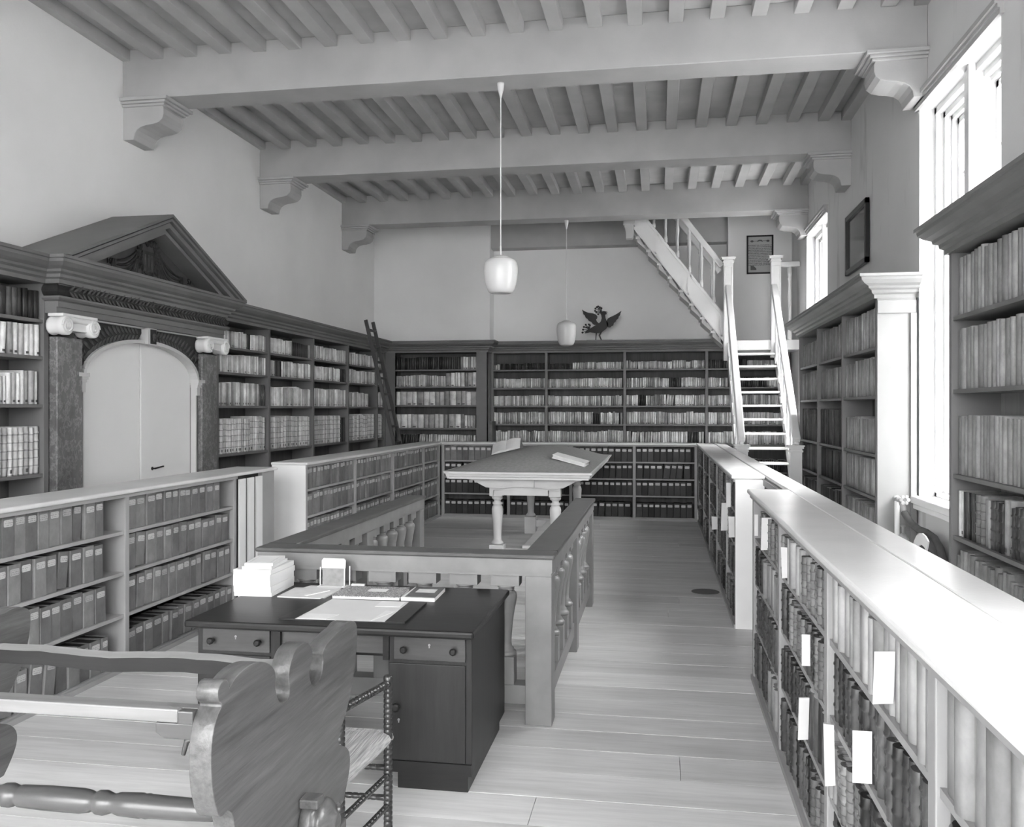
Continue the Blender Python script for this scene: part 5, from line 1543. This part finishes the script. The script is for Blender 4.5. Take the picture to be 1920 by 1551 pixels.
# supporting posts with rounded moulded heads and sledge feet
for x in (CX + 0.001, CHEEKS[1] - 0.09):
    m = MB().box(x, x + 0.085, 2.10, 2.22, 0.06, 0.77)
    m.lathe([(0.062, 0), (0.066, 0.01), (0.066, 0.03), (0.058, 0.038), (0.06, 0.05), (0.05, 0.062), (0.035, 0.07), (0.02, 0.085)], (x, 2.16, 0.785), (1, 0, 0), 22)
    m.box(x, x + 0.05, 2.105, 2.155, 0.838, 0.862)
    m.build('post', 'wheel_wood', bw, bevel=0.004)
    boxo('foot', 'wheel_wood', bw, x - 0.01, x + 0.095, 1.72, 2.60, 0.0, 0.06, bevel=0.006)
boxo('floor_rail', 'wheel_wood_x', bw, CHEEKS[1], CX, 2.13, 2.19, 0.10, 0.18, bevel=0.004)
# ------------------------------------------------------------------ pendant lamps
def lamp(x, y, zt, zb, label):
    o = thing('pendant_lamp', (x, y, Z_BEAM), label, 'lamp', 'opal pendant lamps')
    MB().lathe([(0.034, 0), (0.034, -0.02), (0.028, -0.07), (0.014, -0.12), (0.008, -0.15)], (x, y, Z_BEAM), seg=14).build('ceiling_cup', 'white_paint', o)
    MB().tube([(x, y, Z_BEAM - 0.14), (x, y, zt + 0.09)], 0.006, 6).build('cord', 'white_paint', o)
    MB().lathe([(0.006, 0.10), (0.009, 0.095), (0.009, 0.0)], (x, y, zt + 0.02), seg=10).build('stem', 'white_paint', o)
    MB().lathe([(0.01, 0.03), (0.05, 0.024), (0.085, 0.008), (0.088, 0.0)], (x, y, zt), seg=24).build('cover_plate', 'off_white_paint', o)
    h = zt - zb
    pr = [(0.085, 1.0), (0.115, 0.985), (0.148, 0.93), (0.164, 0.84), (0.169, 0.72), (0.168, 0.58), (0.162, 0.42), (0.152, 0.27), (0.138, 0.14), (0.120, 0.05), (0.10, 0.015), (0.085, 0.0), (0.075, 0.02)]
    MB().lathe([(r, t * h) for r, t in pr], (x, y, zb), seg=32).build('shade', 'opal_glass', o)
lamp(-1.54, 8.53, 3.335, 2.985, 'nearer white opal pendant lamp hanging from the front beam')
lamp(-1.557, 14.92, 3.33, 2.93, 'farther opal pendant lamp beside the black bird')

# ------------------------------------------------------------------ black metal bird on the far cornice
BYY = 16.42
def bp(zx, zy):
    px, py = 860 + zx / 5.17, 400 + zy / 5.17
    c, s = math.cos(YAW), math.sin(YAW)
    a, b = (px - 960) / F_PX, -(py - 767) / F_PX
    t = BYY / (a * s + c)
    return ((a * c - s) * t, EYE + b * t)
bird = thing('bird_silhouette', (bp(1385, 1252)[0], BYY, 3.126), 'black cut-out metal bird with raised wings on the far cornice', 'bird ornament')
dz = 3.126 + 0.006 - bp(1330, 1252)[1]
def plate(pts, name, th=0.012):
    q = [bp(*p) for p in pts]
    return MB().prism([(x, BYY, z + dz) for x, z in q], (0, th, 0)).build(name, 'metal_black', bird)
plate([(1360, 1088), (1378, 1070), (1386, 1040), (1382, 1010), (1372, 990), (1385, 974), (1405, 970), (1428, 974), (1446, 980), (1428, 984), (1440, 1000), (1428, 1000), (1420, 1008), (1424, 1040), (1436, 1068), (1452, 1092), (1446, 1122), (1430, 1142), (1402, 1164), (1380, 1180), (1330, 1184), (1275, 1176), (1222, 1186), (1236, 1160), (1275, 1138), (1312, 1116)], 'body')
plate([(1362, 1092), (1346, 1100), (1318, 1106), (1300, 1096), (1286, 1076), (1262, 1066), (1248, 1046), (1232, 1036), (1222, 1012), (1208, 1000), (1204, 978), (1194, 955), (1222, 972), (1256, 986), (1300, 992), (1332, 1004), (1346, 1024), (1340, 1044), (1332, 1052), (1340, 1072)], 'wing')
plate([(1432, 1070), (1446, 1042), (1470, 1028), (1506, 1012), (1545, 990), (1578, 967), (1568, 992), (1566, 1008), (1552, 1022), (1546, 1044), (1528, 1056), (1520, 1074), (1504, 1086), (1498, 1108), (1480, 1118), (1468, 1130), (1448, 1128), (1434, 1108)], 'wing')
plate([(1328, 1178), (1342, 1178), (1336, 1215), (1334, 1254), (1324, 1254), (1327, 1215)], 'leg')
plate([(1374, 1172), (1392, 1168), (1372, 1206), (1390, 1254), (1378, 1254), (1356, 1206)], 'leg')
def disc(zx, zy, r):
    n = 10
    return [(zx + r * math.cos(2 * math.pi * k / n), zy + r * math.sin(2 * math.pi * k / n)) for k in range(n)]
def curls(name, root, tips):
    m = MB()
    for tx, ty in tips:
        for pts in (disc(tx, ty, 10),):
            q = [bp(*p) for p in pts]; m.prism([(x, BYY, z + dz) for x, z in q], (0, 0.012, 0))
        mid = ((root[0] + tx) / 2 + 8, (root[1] + ty) / 2)
        q = [bp(*p) for p in (root, mid, (tx, ty))]
        m.tube([(x, BYY + 0.006, z + dz) for x, z in q], 0.006, 6)
    return m.build(name, 'metal_black', bird)
curls('crest', (1378, 985), [(1322, 968), (1326, 946), (1340, 932), (1352, 926), (1368, 934), (1384, 942), (1334, 982), (1352, 1000), (1358, 950)])
curls('tail_curls', (1262, 1150), [(1200, 1178), (1206, 1150), (1214, 1124), (1232, 1102), (1262, 1100), (1272, 1108), (1236, 1128), (1256, 1128)])
q0, q1 = bp(1240, 1252), bp(1490, 1252)
boxo('base_plate', 'metal_black', bird, q0[0], q1[0], BYY - 0.05, BYY + 0.06, 3.1265, 3.133)

# ------------------------------------------------------------------ ladder
ld = thing('ladder', (-4.5, 14.6, 0), 'slim dark wooden ladder leaning on the left bookcase cornice', 'ladder')
def lp(t): return -4.14 - 0.80 * t, 3.37 * t
for y in (14.40, 14.78):
    (xa, za), (xb, zb) = lp(0), lp(1)
    MB().bar((xa, y, za), (xb, y, zb), 0.035, 0.06, up=(1, 0, 0)).build('stile', 'ladder_wood', ld, bevel=0.004)
for k in range(12):
    x, z = lp(0.05 + 0.9 * k / 11)
    boxo('rung', 'ladder_wood', ld, x - 0.035, x + 0.02, 14.415, 14.765, z - 0.012, z + 0.022)

# ------------------------------------------------------------------ framed pictures
fd = thing('framed_document', (1.80, 16.49, 4.3), 'black framed lettered document above the stair', 'framed document')
FX0, FX1, FZ0, FZ1, FYY = 1.567, 2.035, 4.30, 5.0, 16.465
m = MB()
for a in ((FX0, FX1, FZ1 - 0.028, FZ1), (FX0, FX1, FZ0, FZ0 + 0.028), (FX0, FX0 + 0.028, FZ0, FZ1), (FX1 - 0.028, FX1, FZ0, FZ1)):
    m.box(a[0], a[1], FYY, FYY + 0.03, a[2], a[3])
m.build('frame', 'frame_black', fd)
sh = boxo('sheet', 'document_print', fd, FX0 + 0.02, FX1 - 0.02, FYY + 0.012, FYY + 0.02, FZ0 + 0.02, FZ1 - 0.02)
m = MB().box(FX0 + 0.09, FX1 - 0.09, FYY + 0.010, FYY + 0.012, 4.893, 4.900)
for k in range(5):
    a = math.radians(20 + 35 * k)
    m.prism([(1.80 + 0.02 * math.cos(a + q) + 0.04 * math.cos(a), FYY + 0.010, 4.885 + 0.025 * math.sin(a) + 0.012 * math.sin(a + q)) for q in (0, 1.57, 3.14, 4.71)], (0, 0.002, 0))
m.prism([(1.66 + 0.03 * math.cos(q * 0.785), FYY + 0.010, 4.893 + 0.02 * math.sin(q * 0.785)) for q in range(8)], (0, 0.002, 0)).prism([(1.94 + 0.03 * math.cos(q * 0.785), FYY + 0.010, 4.895 + 0.02 * math.sin(q * 0.785)) for q in range(8)], (0, 0.002, 0))
m.prism([(1.635, FYY + 0.010, 4.37), (1.74, FYY + 0.010, 4.37), (1.735, FYY + 0.010, 4.40), (1.69, FYY + 0.010, 4.445), (1.635, FYY + 0.010, 4.455)], (0, 0.002, 0))
m.build('printed_ornament', 'board_cover', sh)
pf = thing('framed_picture', (XR, 11.05, 3.52), 'dark framed picture hanging on the right wall between windows', 'picture')
PY_0, PY_1, PZ0, PZ1 = 10.50, 11.62, 3.52, 4.25
m = MB()
for a in ((PY_0, PY_1, PZ1 - 0.06, PZ1), (PY_0, PY_1, PZ0, PZ0 + 0.06), (PY_0, PY_0 + 0.06, PZ0, PZ1), (PY_1 - 0.06, PY_1, PZ0, PZ1)):
    m.box(XR - 0.055, XR - 0.012, a[0], a[1], a[2], a[3])
m.build('frame', 'frame_black', pf)
boxo('picture_sheet', 'picture_print', pf, XR - 0.03, XR - 0.015, PY_0 + 0.05, PY_1 - 0.05, PZ0 + 0.05, PZ1 - 0.05)

# ------------------------------------------------------------------ tap, hose and reel under the near window
fh = thing('fire_hose', (2.2, 8.3, 0), 'grey rubber hose on a wall tap and reel below the window', 'fire hose')
YT = 8.60
MB().tube([(2.165, YT, 0.02), (2.165, YT, 1.0)], 0.022, 10).build('pipe', 'white_paint', fh)
vl = MB().lathe([(0.035, 0), (0.03, 0.01), (0.018, 0.012), (0.018, 0.06), (0.026, 0.065), (0.026, 0.10), (0.014, 0.105)], (2.165, YT + 0.02, 1.02), (0, -1, 0), 12)
vl.tube([(2.18, YT - 0.06, 1.0), (2.20, YT - 0.07, 0.95), (2.21, YT - 0.07, 0.90)], [0.02, 0.026, 0.022], 8)
vb = vl.build('valve', 'brass', fh)
m = MB()
for k in range(6):
    a = k * math.pi / 3
    m.lathe([(0.016, 0), (0.019, 0.006), (0.016, 0.012)], (2.205 + 0.032 * math.cos(a), YT - 0.10, 1.02 + 0.032 * math.sin(a)), (0, -1, 0), 8)
m.build('hand_wheel', 'brass', vb)
t2 = MB().tube([(2.165, YT - 0.01, 0.66), (2.20, YT - 0.07, 0.70), (2.22, YT - 0.10, 0.66), (2.22, YT - 0.10, 0.60)], [0.018, 0.024, 0.024, 0.016], 8)
t2.lathe([(0.012, 0), (0.012, 0.06), (0.024, 0.065), (0.024, 0.075), (0.01, 0.08)], (2.20, YT - 0.07, 0.71), (0, 0, 1), 10)
t2.build('tap', 'brass', fh)
MB().tube([(2.21, 8.53, 0.90), (2.235, 8.40, 0.82), (2.25, 8.22, 0.79), (2.26, 8.02, 0.79), (2.27, 7.86, 0.77), (2.275, 7.70, 0.70), (2.275, 7.60, 0.58), (2.275, 7.58, 0.40)], 0.032, 10).build('hose', 'hose_rubber', fh)
rc = (2.24, 7.90, 0.46)
for k, r in enumerate((0.27, 0.21)):
    MB().tube([(rc[0] + 0.03 * k, rc[1] + r * math.cos(a * math.pi / 12), rc[2] + r * math.sin(a * math.pi / 12)) for a in range(25)], 0.03, 8).build('hose_coil', 'hose_rubber', fh)
m = MB().prism([(2.20, rc[1] + 0.34 * math.cos(a * math.pi / 12), rc[2] + 0.34 * math.sin(a * math.pi / 12)) for a in range(1, 9)] + [(2.20, rc[1] + 0.24 * math.cos(a * math.pi / 12), rc[2] + 0.24 * math.sin(a * math.pi / 12)) for a in range(8, 0, -1)], (-0.012, 0, 0))
m.build('reel_guard', 'white_paint', fh)
MB().lathe([(0.18, 0), (0.18, 0.10)], (2.22, rc[1], rc[2]), (1, 0, 0), 20).build('reel_drum', 'metal_black', fh)
MB().box(2.30, 2.355, 7.86, 7.94, 0.0, 0.50).build('reel_bracket', 'metal_black', fh)

# ------------------------------------------------------------------ white slips and cards hanging from the right-hand books
SL_ = [  # y, x0, x1, z0, z1, thickness, label
    (2.60, 0.590, 0.645, 1.022, 1.172, 0.003, 'large white card standing out before the vellum books in front'),
    (2.85, 0.588, 0.645, 0.697, 0.858, 0.003, 'pair of white papers standing out low among dark volumes'),
    (3.35, 0.596, 0.632, 0.475, 0.700, 0.012, 'narrow white booklet standing out at the shelf upright'),
    (5.40, 0.595, 0.668, 1.010, 1.206, 0.003, 'broad white card in the bay at the niche'),
    (5.80, 0.600, 0.622, 1.040, 1.175, 0.003, 'thin white slip at the niche end of the low case'),
    (4.60, 0.610, 0.648, 0.995, 1.151, 0.003, 'white slip hanging askew in second bay from niche'),
    (4.00, 0.598, 0.641, 0.402, 0.589, 0.012, 'white booklet standing out of the third shelf'),
    (3.94, 0.605, 0.640, 0.745, 0.880, 0.003, 'white strip between worn books on the second shelf'),
    (7.80, 0.592, 0.655, 0.740, 0.920, 0.003, 'broad white card at the near end of far right low case'),
    (8.60, 0.580, 0.650, 0.690, 0.957, 0.003, 'long white sheet in the end bay of far right low case'),
    (8.20, 0.600, 0.640, 0.960, 1.180, 0.003, 'slim white strip on the top shelf of far right low case'),
    (9.70, 0.560, 0.620, 0.550, 0.690, 0.003, 'small white card low in the fourth bay of far right low case')]
for k, (y, x0, x1, z0, z1, th, lb) in enumerate(SL_):
    sk = 0.006 * math.sin(k * 2.1 + 1)
    o = MB().prism([(x0, y, z0), (x1, y, z0 + abs(sk)), (x1 + sk, y, z1), (x0 + sk, y, z1 - 0.5 * sk)], (0, th, 0)).build('paper_slip', 'paper', None, loc=((x0 + x1) / 2, y, z0))
    tag(o, lb, 'paper', 'paper slips in the right low case')
# thin dark disc at a dark spot on the floor by the right low case
o = MB().lathe([(0.14, 0), (0.14, 0.004), (0.12, 0.006)], (0.46, 9.10, 0.0005), seg=24, smooth=False).build('floor_disc', 'grey_paint', None, loc=(0.46, 9.10, 0.0005))
tag(o, 'flat dark round disc on the floorboards by the right low case', 'floor plate')
# white tag and dark binder beside the far corner pilaster
o = MB().box(-3.155, -3.075, 16.14, 16.48, 1.201, 1.62).build('dark_binder', 'leather', None, loc=(-3.11, 16.3, 1.2))
tag(o, 'tall dark binder projecting beside the far corner pilaster', 'binder')
